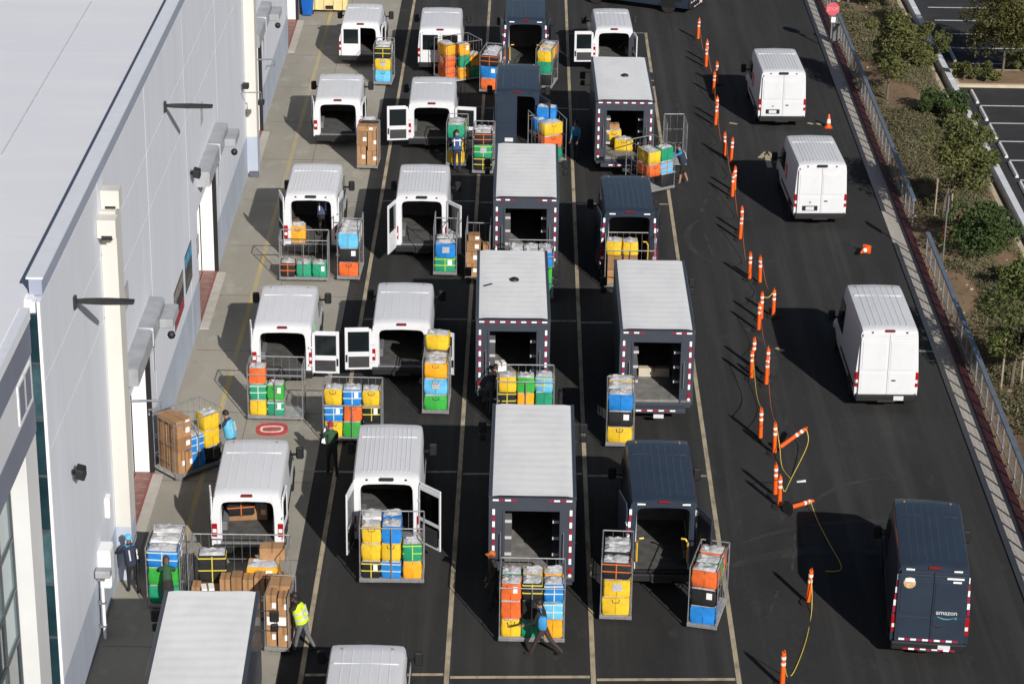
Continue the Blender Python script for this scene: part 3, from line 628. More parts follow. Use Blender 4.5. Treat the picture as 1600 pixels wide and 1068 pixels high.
# lettering and arrow on the near van, round sticker, warning strips
def text_mesh(s, size):
    cu = bpy.data.curves.new("lettering", 'FONT'); cu.body = s; cu.size = size; cu.extrude = .003; cu.align_x = 'CENTER'; cu.offset = .002
    o = bpy.data.objects.new("tmp", cu); COL.objects.link(o); dg = bpy.context.evaluated_depsgraph_get()
    me = bpy.data.meshes.new_from_object(o.evaluated_get(dg)); bpy.data.objects.remove(o); me.name = "lettering"; return me
lt = link("lettering", text_mesh("amazon", .18), d26, (.40, -.106, 1.42)); lt.rotation_euler = (R(90), 0, 0); lt.data.materials.append(mat('lettering_grey', (.55, .56, .58), .5))
sm = MB().tube([(x, 0, -.16 * (1 - (x / .26) ** 2) * .55) for x in (-.24, -.16, -.08, 0, .08, .16, .24)], [.006, .010, .013, .014, .013, .010, .005])
obj("smile_arrow", sm, mat("print_teal", (.05, .28, .30), .5), d26, loc=(.40, -.1, 1.37))
obj("arrow_head", MB().loft([[(.20, -.005, -.07), (.28, -.005, .0), (.26, -.005, -.09)], [(.20, .005, -.07), (.28, .005, .0), (.26, .005, -.09)]]), mat("print_teal", (.05, .28, .30), .5), d26, loc=(.40, -.1, 1.37))
st = obj("round_sticker", MB().lathe([(.01, 0), (.16, 0), (.16, .012)], 18, axis='y'), mat("sticker_tan", (.55, .36, .20), .6, var=.4, scale=14), d26, loc=(-.62, -.10, 2.30))
obj("sticker_top", MB().box(-.12, .12, -.006, .006, .02, .12), M_whiter, st, loc=(0, -.006, .02))
obj("warning_strip", MB().box(.34, .78, -.012, 0, 0, .05).box(.5, .72, -.012, 0, -.10, -.05), M_whiter, d26, loc=(0, -.10, 2.46))
# the dark van crossing at the top edge
cx_, cy_ = (8.10, 121.26)
dv = van("dark blue grey van crossing the yard at the top edge", (cx_ + .35, cy_ + 1.0), 66, 'high', 'closed', 'closed', M_navy, tape='low', plate='bumper')

# ------------------------------------------------------------------ box body step trucks
TW, TH, TL = 2.36, 3.15, 6.15
def roof_mesh():
    mb = MB(); nx, ny = 12, 60; w = TW / 2 - .09
    for j in range(ny + 1):
        for i in range(nx + 1):
            x = -w + 2 * w * i / nx; y = .06 + (TL - .14) * j / ny
            z = TH + .035 + .0028 * math.sin(y * 2 * math.pi / .42 + .6 * math.sin(x * 2 + y)) + .007 * math.sin(x * 3 + y * 1.3) * math.sin(y * .8 + x)
            if i in (0, nx): z = TH + .012
            mb.v.append((x, y, z))
    for j in range(ny):
        for i in range(nx): a = j * (nx + 1) + i; mb.f.append((a, a + 1, a + nx + 2, a + nx + 1)); mb.m.append(0)
    return mb.mesh("roof_sheet", M_sheet, 60)
def truck(label, pos, head, load=True, vent=False, tapetop='pairs', stripe=0):
    r = thing("step_truck", label, "truck", (pos[0], pos[1], 0), R(head), "slate grey step trucks with white roofs"); w = TW / 2; oh = .74; fz = .78; zt = TH - .40
    mb = MB(); mb.box(-w, -w + .06, 0, TL, .62, TH); mb.box(w - .06, w, 0, TL, .62, TH)
    mb.box(-w + .06, -oh, 0, .08, .62, TH); mb.box(oh, w - .06, 0, .08, .62, TH); mb.box(-oh, oh, 0, .08, zt, TH); mb.box(-w + .06, w - .06, TL - .06, TL, .62, TH)
    mb.box(-w + .06, w - .06, .08, TL - .06, TH - .05, TH)
    link("box_body", cached('tbody', lambda: mb.mesh("box_body", M_slate)), r)
    link("roof_sheet", cached('troof', roof_mesh), r)
    for s in (-1, 1):
        link("roof_rail", cached(('rrail', s), lambda: box_s(s, w - .085, w + .012, 0, TL, TH - .06, TH + .02).mesh("roof_rail", M_slate, 0, .012)), r)
        link("corner_post", cached(('cpost', s), lambda: box_s(s, oh + .005, oh + .07, -.02, .0, .66, zt + .05).mesh("corner_post", M_slate, 0, .006)), r)
        link("grab_rail", cached(('grail', s), lambda: MB().tube([(s * (oh + .12), 0, 1.2), (s * (oh + .12), -.08, 1.24), (s * (oh + .12), -.08, 2.05), (s * (oh + .12), 0, 2.1)], .018).mesh("grab_rail", M_steel, 50)), r)
        for k in range(9):
            red = k % 2 == 1
            link("reflector", cached(('ttp', red), lambda: MB().box(-.035, .035, -.01, 0, 0, .17 if not red else .15).mesh("reflector", M_redp if red else M_whiter)), r, (s * (w - .13), -.002, TH - .52 - .185 * k))
        link("tail_light", cached('ttl', lambda: MB().lathe([(.01, -.03), (.07, -.02), (.075, 0)], 10, axis='y').mesh("tail_light", M_red)), r, (s * (w - .13), 0, .95))
        link("marker_lamp", cached('tml', lambda: MB().lathe([(.01, -.03), (.05, -.02), (.055, 0)], 8, axis='y').mesh("marker_lamp", M_lens)), r, (s * (w - .13), 0, TH - 2.35))
        for j, z in enumerate((1.25, 1.75, 2.25)):
            sh = link("shelf", cached(('shelf', s), lambda: box_s(s, w - .62, w - .07, .35, TL - 1.2, 0, .025).mesh("shelf", M_liningw)), r, (0, 0, z))
            link("shelf_lip", cached(('slip', s), lambda: box_s(s, w - .62, w - .07, .32, .35, -.02, .06).mesh("shelf_lip", mat("shelf_lip_pale", (.5, .5, .5), .5))), sh)
        m = link("mirror", cached(('tm', s), lambda: box_s(s, .22, .46, -.05, .05, .02, .34).box(*sorted((s * .24, s * .44)), -.05, .05, -.26, -.04).mesh("mirror", M_black, 0, .03)), r, (s * (w - .02), TL + .35, 2.05))
        link("mirror_arm", cached(('tma', s), lambda: MB().tube([(0, .05, .3), (s * .34, .05, .32), (s * .34, .05, -.28), (0, .05, -.25)], .018).mesh("mirror_arm", M_black)), m)
        for yy in (1.35, TL - .2):
            wl = link("wheel", cached(('ttyre',), lambda: MB().lathe([(.2, -.13), (.36, -.13), (.39, -.08), (.39, .08), (.36, .13), (.2, .13)], 18, axis='x').mesh("wheel", M_rubber, 40)), r, (s * (w - .16), yy, .39))
            link("rim", cached(('rim', s), lambda: None), wl)
        link("mud_flap", cached(('mf', s), lambda: box_s(s, w - .42, w - .06, .75, .78, .18, .7).mesh("mud_flap", M_black)), r)
    n = 13
    for k in range(n):
        x = (-.5 + (k + .5) / n) * (TW - .2)
        if tapetop == 'pairs' and 4 <= k <= 8: continue
        link("reflector", cached(('ttt', k % 2), lambda: MB().box(-.08, .08, -.01, 0, 0, .05).mesh("reflector", M_whiter if k % 2 == 0 else M_redp)), r, (x, -.002, TH - .10))
    link("cargo_floor", cached('tfloor', lambda: MB().box(-w + .06, w - .06, 0, TL - .06, .70, fz).mesh("cargo_floor", mat("truck_floor", (.20, .195, .185), .7, var=.3, scale=3))), r)
    link("bulkhead", cached('tbulk', lambda: MB().box(-w + .07, w - .07, TL - .4, TL - .36, fz, TH - .06).mesh("bulkhead", mat("bulkhead_blue", (.02, .035, .06), .6))), r)
    link("roll_door_drum", cached('tdrum', lambda: MB().box(-oh - .1, oh + .1, .09, .5, zt - .02, TH - .06).mesh("roll_door_drum", M_lining, 0, .03)), r)
    link("rear_step", cached('tstep', lambda: MB().box(-.95, .95, -.34, 0, .46, .60).box(-w + .05, w - .05, 0, .3, .5, .69).mesh("rear_step", M_slate, 0, .015)), r)
    for k in range(7): link("reflector", cached(('tst', k % 2), lambda: MB().box(-.085, .085, -.01, 0, 0, .05).mesh("reflector", M_whiter if k % 2 == 0 else M_redp)), r, (-.54 + .18 * k, -.34, .53))
    link("licence_plate", cached('tpl', lambda: MB().box(-.16, .16, -.012, 0, 0, .13).mesh("licence_plate", M_plate)), r, (.1, -.345, .30))
    cab = MB(); ca = [(-w + .05, TL, .6), (w - .05, TL, .6), (w - .05, TL, TH - .15), (-w + .05, TL, TH - .15)]
    cab.loft([ca, [(-w + .1, TL + .35, .55), (w - .1, TL + .35, .55), (w - .1, TL + .35, 2.35), (-w + .1, TL + .35, 2.35)], [(-w + .15, TL + .7, .5), (w - .15, TL + .7, .5), (w - .15, TL + .7, 1.55), (-w + .15, TL + .7, 1.55)],
              [(-w + .25, TL + 1.25, .5), (w - .25, TL + 1.25, .5), (w - .25, TL + 1.25, 1.3), (-w + .25, TL + 1.25, 1.3)]])
    link("cab", cached('tcab', lambda: cab.mesh("cab", M_slate, 0, .03)), r)
    ws = MB().loft([[(-.98, TL + .375, 2.27), (.98, TL + .375, 2.27), (.98, TL + .36, 2.33), (-.98, TL + .36, 2.33)], [(-.94, TL + .70, 1.66), (.94, TL + .70, 1.66), (.94, TL + .68, 1.72), (-.94, TL + .68, 1.72)]])
    link("windscreen", cached('tws', lambda: ws.mesh("windscreen", M_glass)), r)
    if vent:
        link("roof_vent", cached('tvent', lambda: MB().lathe([(.16, 0), (.15, .05), (.08, .09), (.01, .10)], 12).mesh("roof_vent", M_black, 50)), r, (.12 if vent == 1 else .05, 3.35, TH + .03))
    if vent == 2: obj("roof_patch", MB().bar((-.95, 2.75, TH + .055), (-.68, 2.95, TH + .055), .07, .02), M_black, r)
    return r
truck("slate step truck third row with blue totes showing at its right side", (0.17, 85.46), 0)
truck("slate step truck with round roof vent and small dark roof patch", (-0.20, 74.01), .8, vent=2, tapetop='all')
truck("nearest slate step truck in the middle lane, behind the biggest tote cart", (0.43, 61.39), -.1)
truck("slate step truck with round roof vent and yellow totes at its right step", (4.11, 97.20), .8, vent=1, tapetop='all')
truck("slate step truck with empty floor and rear step showing, right loading lane", (4.35, 73.30), .2)
truck("step truck cut by the lower photo edge, beside the dark gutter", (-7.42, 49.75), 1.6)

# ------------------------------------------------------------------ carts and tote bags
def tote_mesh(code, var, w, h, d):
    rg = random.Random(hash((code, var)) % 1000 if False else ord(code) * 7 + var); mb = MB(); rings = []
    for z, k in ((0, .93), (.05, .99), (h * .45, 1.015), (h * .85, 1.0), (h, .965)):
        ring = rrect(w * k, d * k, .05, z, 3); rings.append([(x + rg.uniform(-.016, .016), y + rg.uniform(-.016, .016), zz + (rg.uniform(-.02, .015) if z > .3 else 0)) for x, y, zz in ring])
    mb.loft(rings)
    return mb.mesh("tote_bag", TOTEM[code], 50)
def lid_mesh(var, w, d):
    rg = random.Random(var); n = 6; mb = MB()
    for j in range(n + 1):
        for i in range(n + 1):
            e = i in (0, n) or j in (0, n); mb.v.append(((-.5 + i / n) * w * .93, (-.5 + j / n) * d * .93, .004 if e else .035 + rg.uniform(-.03, .05)))
    for j in range(n):
        for i in range(n): a = j * (n + 1) + i; mb.f.append((a, a + 1, a + n + 2, a + n + 1)); mb.m.append(0)
    return mb.mesh("mesh_lid", M_mesh, 30)
tb = random.Random(11)
def tote(spec, label, loc, rz, w=.53, h=.5, d=.5, lid=True, group="tote bags loaded on carts"):
    """spec: colour code, then options: l/g label white/grey, y o m p trims, 2 two halves with a seam"""
    c = spec[0]; var = tb.randrange(6)
    o = link("tote_bag", cached(('tote', c, var, w, h, d), lambda: tote_mesh(c, var, w, h, d)), None, loc, rz + R(tb.uniform(-4, 4)))
    o.scale = (tb.uniform(.97, 1.0), tb.uniform(.96, 1.0), tb.uniform(.93, 1.04))
    tag(o, label, "tote bag", group)
    if lid: link("mesh_lid", cached(('lid', var, w, d), lambda: lid_mesh(var, w, d)), o, (0, 0, h))
    f = -d / 2 * 1.012
    tm = None
    for ch, k in (('y', 'y'), ('o', 'o'), ('m', 'l'), ('p', 'w')):
        if ch in spec[1:]: tm = TRIM[k]
    if tm:
        for zz in (.46, .90):
            link("trim_strap", cached(('strap', tm.name, w, d, zz), lambda: MB().box(-w * .50, w * .50, f - .012, f + .02, 0, .03).box(-w * .515, -w * .49, f, d * .45, 0, .03).box(w * .49, w * .515, f, d * .45, 0, .03).mesh("trim_strap", tm)), o, (0, 0, h * zz - .015))
        link("trim_strap", cached(('vstrap', tm.name, h), lambda: MB().box(-.014, .014, f - .014, f + .01, .03, h * .97).mesh("trim_strap", tm)), o)
    else:
        dk = TRIM['k']
        link("seam", cached(('seam', c, h, d), lambda: MB().box(-.006, .006, f - .004, f + .02, .04, h * .95).mesh("seam", TOTEM[c] if c in 'KN' else mat("seam_" + c, tuple(.45 * v for v in TOTE[c][1]), .7))), o)
        if c not in 'KN' and tb.random() < .45:
            link("handle", cached(('hnd', d, h), lambda: MB().tube([(-.10, f - .004, h * .90), (-.08, f - .016, h * .74), (.08, f - .016, h * .74), (.10, f - .004, h * .90)], .011, 5).mesh("handle", dk, 50)), o)
    if 'l' in spec[1:]: link("label", cached(('lab', h, d, w), lambda: MB().box(w * .12, w * .34, f - .017, f - .008, h * .48, h * .86).mesh("label", M_paper)), o)
    if 'L' in spec[1:]: link("label", cached(('labL', h, d, w), lambda: MB().box(-w * .38, -w * .2, f - .017, f - .008, h * .45, h * .9).mesh("label", M_paper)), o)
    if 'g' in spec[1:]: link("label", cached(('labg', h, d, w), lambda: MB().box(-w * .16, w * .18, f - .017, f - .008, h * .38, h * .82).mesh("label", M_greylab)), o)
    return o
CB = .20      # deck height
def cart(desc, p1, p2, depth, cols, back=(), h=1.9, label=None, cat="cart", rows_name='stack', rail=None, single=None, deckonly=False, bw=None, tall_back=False, ph=.545):
    p1 = Vector(p1); p2 = Vector(p2); d = p2 - p1; w = d.length; rz = math.atan2(d.y, d.x); mid = (p1 + p2) / 2
    r = thing("roll_cart", label or "grey tubular roll cart " + desc, cat, (mid.x, mid.y, 0), rz, "roll carts of parcels")
    kw = round(w, 1)
    W2 = w / 2
    base = obj("deck", MB().box(-W2, W2, 0, depth, .13, .19), M_cartbase, r, bevel=.008)
    obj("bumper_bar", MB().box(-W2 - .015, W2 + .015, -.03, .02, .11, .22), M_cart, r, bevel=.01)
    for s in (-1, 1):
        sf = MB(); x = s * (W2 - .01)
        sf.tube([(x, .01, .15), (x, .01, h), (x, depth - .01, h + (.25 if tall_back else 0)), (x, depth - .01, .15)], .019, 6)
        for z in (.6, 1.2): sf.bar((x, .01, z), (x, depth, z), .013)
        for k in range(1, 4): sf.bar((x, depth * k / 4, .19), (x, depth * k / 4, h), .008)
        obj("side_frame", sf, M_cart, r)
    bf = MB()
    for z in (.6, 1.2): bf.bar((-W2, depth - .01, z), (W2, depth - .01, z), .014)
    bf.tube([(-W2 + .02, depth - .01, h), (W2 - .02, depth - .01, h)], .02)
    for k in range(1, int(w / .22)): bf.bar((-W2 + k * w / int(w / .22), depth - .01, .19), (-W2 + k * w / int(w / .22), depth - .01, h), .007)
    obj("back_frame", bf, M_cart, r)
    if w > 1.4:
        obj("centre_post", MB().tube([(0, 0, .15), (0, 0, rail or 1.35)], .018), M_cart, r)
        obj("front_rail", MB().tube([(-W2 + .02, 0, rail or 1.6), (W2 - .02, 0, rail or 1.6)], .018), M_cart, r)
    for sx in (-1, 1):
        for yy in (.16, depth - .16):
            c = link("caster", cached('caster', lambda: MB().lathe([(.02, -.025), (.06, -.025), (.06, .025), (.02, .025)], 10, axis='x').mesh("caster", M_rubber)), r, (sx * (W2 - .14), yy, .06))
            link("fork", cached('fork', lambda: MB().box(-.035, -.028, -.02, .02, 0, .075).box(.028, .035, -.02, .02, 0, .075).box(-.035, .035, -.03, .03, .065, .072).mesh("fork", M_steel)), c)
    n = max(1, len(cols)); cw = (w - .06) / n; bw_ = bw or round(min(cw - .03, .88), 2); M = Matrix.Translation((mid.x, mid.y, 0)) @ Matrix.Rotation(rz, 4, 'Z')
    cn = ['left stack', 'middle stack', 'right stack'] if n == 3 else ((['left stack', 'right stack']) if n == 2 else ['front stack'])
    def put(spec, x, y, z, where, bd):
        if spec in ('-', ''): return
        lab = "%s tote, %s, cart %s" % (TOTE[spec[0]][0], where, desc)
        p = M @ Vector((x, y, z)); tote(spec, lab, p, rz, bw_, .52, bd)
    bd = .5 if depth > .6 else .45
    for ci, stck in enumerate(cols):
        x = -W2 + .03 + cw * (ci + .5); toplev = len(stck)
        for k, spec in enumerate(stck):
            nm = {0: 'bottom of', 1: 'second in', 2: 'third in', 3: 'top of'}[k] + ' ' + cn[ci]
            put(spec, x + tb.uniform(-.01, .01), .05 + bd / 2, CB + ph * k + .005, nm, bd)
    for j, row in enumerate(back):                # rows behind rest on a wire shelf; each row: (level, specs)
        lev, specs = row; y = .05 + bd / 2 + (bd + .03) * (j + 1)
        z = CB + ph * lev
        if lev > 0 and not (j and back[j - 1][0] == lev): 
            sh = MB(); ylo = .05 + bd + .01
            for k in range(5): sh.bar((-W2 + .03, ylo + (depth - ylo - .03) * k / 4, z - .015), (W2 - .03, ylo + (depth - ylo - .03) * k / 4, z - .015), .014)
            sh.bar((-W2 + .03, ylo, z - .015), (-W2 + .03, depth, z - .015), .02); sh.bar((W2 - .03, ylo, z - .015), (W2 - .03, depth, z - .015), .02)
            obj("wire_shelf", sh, M_cart, r)
        for ci, spec in enumerate(specs):
            x = -W2 + .03 + cw * (ci + .5); put(spec, x, y, z + .005, "row %s behind %s" % (['one', 'two', 'three'][j], cn[ci]), bd)
    r["_"] = 0; del r["_"]
    return r, M, w
def carton(loc, rz, sx, sy, sz, label, dark=False, lab=True, flat=None):
    key = ('carton', round(sx, 2), round(sy, 2), round(sz, 2), dark)
    o = link("carton", cached(key, lambda: MB().box(-sx / 2, sx / 2, -sy / 2, sy / 2, 0, sz).mesh("carton", M_card2 if dark else M_card, 0, .006)), None, loc, rz)
    tag(o, label, "cardboard box", "cardboard boxes on carts")
    link("tape", cached(key + ('t',), lambda: MB().box(-.025, .025, -sy / 2 - .003, sy / 2 + .003, sz * .6, sz + .004).mesh("tape", M_tape)), o)
    if lab: link("label", cached(key + ('l',), lambda: MB().box(sx * .1, sx * .1 + min(.14, sx * .35), -sy / 2 - .006, -sy / 2, sz * .35, sz * .35 + min(.16, sz * .5)).mesh("label", M_paper)), o)
    return o
B1 = 1.65
# row one (far end)
cart("beside the green lettered white van", (-6.71, 108.84), (-5.90, 108.79), 1.25, [['C', 'Yg', 'Ky']], [(2, ['W'])])
cart("tilted toward the closed white van", (-4.06, 110.26), (-3.41, 109.12), 1.75, [['O', 'Og', 'A']], bw=.8, label="roll cart turned askew in front of the closed white van")
for i, (dx, spec, lev, nm) in enumerate(((.0, 'O', 0, 'bottom'), (0, 'O', 1, 'middle'), (0, 'Al', 2, 'top'), (.56, 'T', 1, 'middle'), (.56, 'A', 0, 'bottom'), (.56, 'Al', 2, 'top'), (1.1, 'T', 0, 'bottom'), (1.1, 'A', 1, 'middle'))):
    a_, b_ = Vector((-4.06, 110.26)), Vector((-3.41, 109.12)); u_ = (b_ - a_).normalized(); v_ = Vector((-u_.y, u_.x)); p_ = b_ - u_ * .25 + v_ * (.35 + dx)
    if i in (0, 1, 2): continue
    tote(spec, "%s tote bag, %s level %s, right side of the tilted far cart" % (TOTE[spec[0]][0], nm, 'centre' if dx < .8 else 'far end'), (p_.x, p_.y, CB + .545 * lev), math.atan2(u_.y, u_.x) + R(90), .5, .52, .44)
cart("left of the far blue grey van", (-1.95, 107.94), (-1.09, 107.80), 1.6, [['O', 'Bl', 'Ko']], [(2, ['W']), (2, ['K'])])
cart("right of the far blue grey van", (0.53, 108.74), (1.27, 108.59), 1.4, [['K', 'T', 'Y']], [(2, ['Y']), (2, ['O'])])
# row two
r5, M5, w5 = cart("of tall brown cartons by the empty low van", (-6.70, 97.33), (-5.87, 97.29), 1.1, [], h=1.8)
bx = random.Random(2)
for k, (x, y, z, sx, sy, sz) in enumerate(((-.26, .3, 0, .38, .45, .8), (.2, .3, 0, .44, .45, .62), (-.22, .3, .81, .42, .45, .62), (.22, .3, .63, .40, .45, .8), (0, .3, 1.44, .8, .45, .2), (0, .82, 0, .8, .45, 1.5))):
    p = M5 @ Vector((x, y, CB + z)); carton(p, math.atan2((M5 @ Vector((1, 0, 0)) - M5.translation).y, (M5 @ Vector((1, 0, 0)) - M5.translation).x), sx, sy, sz, "brown carton, %s in the tall brown carton cart by empty low van" % ['left foot', 'right foot', 'left middle', 'right middle', 'flat top', 'hidden rear'][k], k in (2, 5))
p = M5 @ Vector((0, .8, CB + 1.5)); tote('K', "black tote bag lying on top of the tall brown carton cart", p, 0, .6, .25, .4)
cart("with the bending person in blue", (-3.10, 97.82), (-2.29, 97.78), 1.3, [['Y', '-', 'T']], [(2, ['Y'])])
tote('Y', "narrow yellow tote bag standing beside the bending person in blue", (*(-2.45, 97.77), CB) if False else ((-2.47, 97.85)[0], (-2.47, 97.85)[1] + .35, CB), 0, .28, .9, .4)
cart("between low van and closed door blue van", (-2.01, 96.92), (-1.18, 96.88), 1.3, [['Ky', 'Tmg', 'Ko']], [(2, ['W'])])
r8, M8, w8 = cart("right of the half open blue van", (0.79, 98.01), (1.80, 98.63), 1.1, [['T', 'O', 'Y']], [(2, ['B'])], tall_back=True)
p = M8 @ Vector((.1, .75, CB + 1.64)); tote('B', "blue tote bag raised on top beside the half open blue van", p, R(-10), .8, .5, .45)
# askew cart right of the vented truck
r9, M9, w9 = cart("standing askew beside the vented truck", (4.98, 94.78), (6.09, 95.52), 1.5, [['-', 'O'], ['-', 'Co', 'T']], [], rail=1.75)
p = M9 @ Vector((-w9 / 2 + .42, .62, CB)); 
for k, sp in enumerate(('O', 'O', 'Y')):
    p = M9 @ Vector((-w9 / 2 + .33, .40, CB + .545 * k)); 
    if k: tote(sp, "%s tote bag, %s of the near corner stack on the askew cart" % (TOTE[sp[0]][0], ['bottom', 'middle', 'top'][k]), p, math.atan2(*(Vector((6.09, 95.52)) - Vector((4.98, 94.78))).yx) , .56, .52, .9)
tote('K', "black yellow trimmed tote bag low on the askew cart by vented truck", M9 @ Vector((.45, .3, CB)), math.atan2(*(Vector((6.09, 95.52)) - Vector((4.98, 94.78))).yx), .8, .5, .5)
cart("empty and tall beside the askew cart", (5.88, 98.26), (6.72, 98.30), 1.4, [], h=1.85, label="empty tall wire roll cart beyond the askew cart")
# yellow totes at the vented truck's step
vx, vy = (3.99, 98.17)
tote('Y', "yellow tote bag standing on the rear floor of the vented truck", (vx - .25, vy + .75, .79), R(4), .62, .62, .5)
tote('Y', "yellow tote bag leaning out over the vented truck's rear step", (vx + .15, vy + .05, .79), R(-4), .78, .5, .5)
carton((vx - .25, vy + .75, 1.44), .1, .4, .35, .22, "small brown carton on the yellow tote inside the vented truck", False, False)
tote('K', "black tote bag with dark lid on the ground below yellow totes", (vx + .35, vy - .55, .0), 0, .8, .62, .5)
# row three
cart("half empty behind the van with bending person", (-8.68, 84.85), (-6.93, 84.86), .78, [['Ko'], ['T'], ['Tl']], h=1.75, rail=1.62)
cart("with light blue above orange totes", (-6.61, 85.00), (-5.80, 84.97), 1.5, [['O', 'Kl', 'C']], [(2, ['Wm']), (2, ['W'])], tall_back=True)
cart("with a blue over a green tote", (-3.16, 85.59), (-2.32, 85.57), 1.1, [['Tml', 'Bg']], [(1, ['K'])], tall_back=True)
r13, M13, w13 = cart("of loose cartons left of the patched roof truck", (-1.99, 85.14), (-1.11, 85.11), 1.1, [], tall_back=True)
for k, (x, y, z, sx, sy, sz) in enumerate(((-.22, .28, 0, .40, .42, .5), (.24, .3, 0, .38, .42, .7), (-.2, .3, .51, .44, .42, .42), (-.15, .32, .94, .5, .42, .38), (.3, .3, .71, .26, .4, .5), (-.15, .35, 1.33, .42, .4, .22))):
    carton(M13 @ Vector((x, y, CB + z)), R(bx.uniform(-4, 4)), sx, sy, sz, "brown carton, %s in the loose carton cart by patched truck" % ['left bottom', 'right bottom', 'left second', 'left third', 'right second', 'left top'][k], k % 2 == 1)
cart("hidden behind the patched roof truck", (-0.44, 83.41), (1.18, 83.41), 1.15, [['-', '-', 'T'], ['-', '-', 'A'], ['T', 'G', 'B']], [(2, ['T', 'W', 'W'])], rail=1.7)
r15, M15, w15 = cart("behind the empty floor truck", (3.03, 84.66), (4.83, 84.68), .8, [['-', '-', 'Y'], ['-', '-', 'Y'], []], rail=1.5)
for i, x in enumerate((-.55, 0.02)): 
    for k in range(2): carton(M15 @ Vector((x, .3, CB + .545 * k)), 0, .5, .45, .52, "brown carton, %s under %s yellow tote behind empty floor truck" % (['bottom', 'upper'][k], ['left', 'right'][i]), k == 1)
# row four
cart("with one orange tote above green and yellow", (-8.56, 72.85), (-6.81, 72.82), .85, [['Y', 'Tp', 'O'], ['Tpl', 'Gl'], []], rail=1.62)
cart("by the person in red cap", (-6.06, 71.32), (-4.24, 71.30), .85, [['Y', 'Bpl', 'Y'], ['G', 'O', 'Bpl'], ['K', 'Kyl', 'Y']], rail=1.3)
cart("of green, light blue and amber", (-3.06, 73.46), (-2.22, 73.44), 1.3, [['G', 'Cg', 'A']], [(2, ['W']), (3, ['Y'])])
cart("behind the nearest slate truck's roof", (-0.67, 72.48), (1.13, 72.50), .85, [['K', 'Ky', 'Y'], ['A', 'A', 'G'], ['T', 'T', 'Cy']], rail=1.68)
cart("at the left of the empty floor truck", (2.74, 71.24), (3.61, 71.22), 1.3, [['Y', 'Kl', 'B']], [(2, ['W']), (2, ['Y'])])
# row five
r21, M21, w21 = cart("by the red dock floor", (-10.26, 68.36), (-8.98, 69.61), 1.1, [[], ['B', 'Bp'], ['K', 'Y', 'Y']], h=1.95, rail=1.85)
q = math.atan2(*(Vector((-8.98, 69.61)) - Vector((-10.26, 68.36))).yx)
for k, (x, y, z, sx, sy, sz) in enumerate(((-.62, .3, 0, .24, .5, .72), (-.34, .3, 0, .25, .5, .66), (-.48, .3, .73, .52, .5, .42), (-.48, .3, 1.16, .52, .5, .4), (-.48, .35, 1.57, .56, .6, .16), (-.5, .8, .0, .5, .42, .9), (-.5, .8, .91, .5, .42, .8))):
    carton(M21 @ Vector((x, y, CB + z)), q, sx, sy, sz, "brown carton, %s on the cart by the red dock floor" % ['bottom left', 'bottom right', 'second level', 'third level', 'flat top', 'rear bottom', 'rear top'][k], k in (2, 5))
cart("of silver lids and blue at the pilaster", (-10.00, 60.49), (-9.07, 60.49), 1.4, [['T', 'G', 'Bp']], [(2, ['W']), (2, ['W'])])
r23, M23, w23 = cart("broad behind the near white van", (-8.80, 60.00), (-6.13, 60.02), 1.3, [], h=1.95, label="broad grey roll cart of cartons and totes behind the near white van", rail=.7)
tote('Ky', "black tote bag with yellow straps on the broad near cart", M23 @ Vector((-.75, .8, CB + .65)), 0, .75, .85, .5)
carton(M23 @ Vector((-.75, .8, CB)), 0, .9, .6, .64, "brown carton under the yellow strapped black tote, broad cart", True)
tote('Al', "amber tote bag with silver lid on the broad near cart", M23 @ Vector((.62, .75, CB + .65)), 0, .85, .52, .55)
carton(M23 @ Vector((.62, .8, CB)), 0, .9, .6, .64, "brown carton under the amber tote, broad cart", True)
carton(M23 @ Vector((.85, 1.08, CB + 1.18)), R(3), .68, .4, .36, "open brown carton high behind the amber tote, broad cart", False, False)
for k in range(6):
    carton(M23 @ Vector((-.35 + .31 * k, .26, CB)), 0, .28, .42, 1.02 + (.06 if k % 2 else 0), "upright brown carton, %s along the front of the broad near cart" % ORD[k], k % 3 == 1, k < 4)
carton(M23 @ Vector((-1.15, .3, CB)), 0, .22, .4, .75, "narrow brown carton at the left front corner of broad cart", False)
carton(M23 @ Vector((-.85, .3, CB)), R(12), .34, .34, .68, "white shipping box at the left front of the broad cart", False, False).data = cached('wbox', lambda: MB().box(-.17, .17, -.17, .17, 0, .68).mesh("carton", M_paper, 0, .006))
r24, M24, w24 = cart("of stacked cartons beside the hi-vis worker", (-6.58, 58.25), (-5.94, 58.20), 1.25, [], h=1.7)
for k, (x, y, z, sx, sy, sz) in enumerate(((-.17, .28, 0, .26, .45, .62), (.16, .28, 0, .30, .45, .58), (0, .28, .63, .6, .45, .3), (-.16, .3, .94, .28, .45, .58), (.16, .3, .94, .28, .45, .5), (0, .85, 0, .62, .55, .9), (-.02, .85, .91, .56, .55, .62))):
    carton(M24 @ Vector((x, y, CB + z)), 0, sx, sy, sz, "brown carton, %s in the cart beside the hi-vis worker" % ['bottom left', 'bottom right', 'white labelled middle', 'upper left', 'upper right', 'rear bottom', 'rear top'][k], k in (5,), True)
for x in (-.14, .14): obj("white_packet", MB().box(-.11, .11, -.01, .012, 0, .24), M_paper, r24, loc=(x, .04, CB + .66))
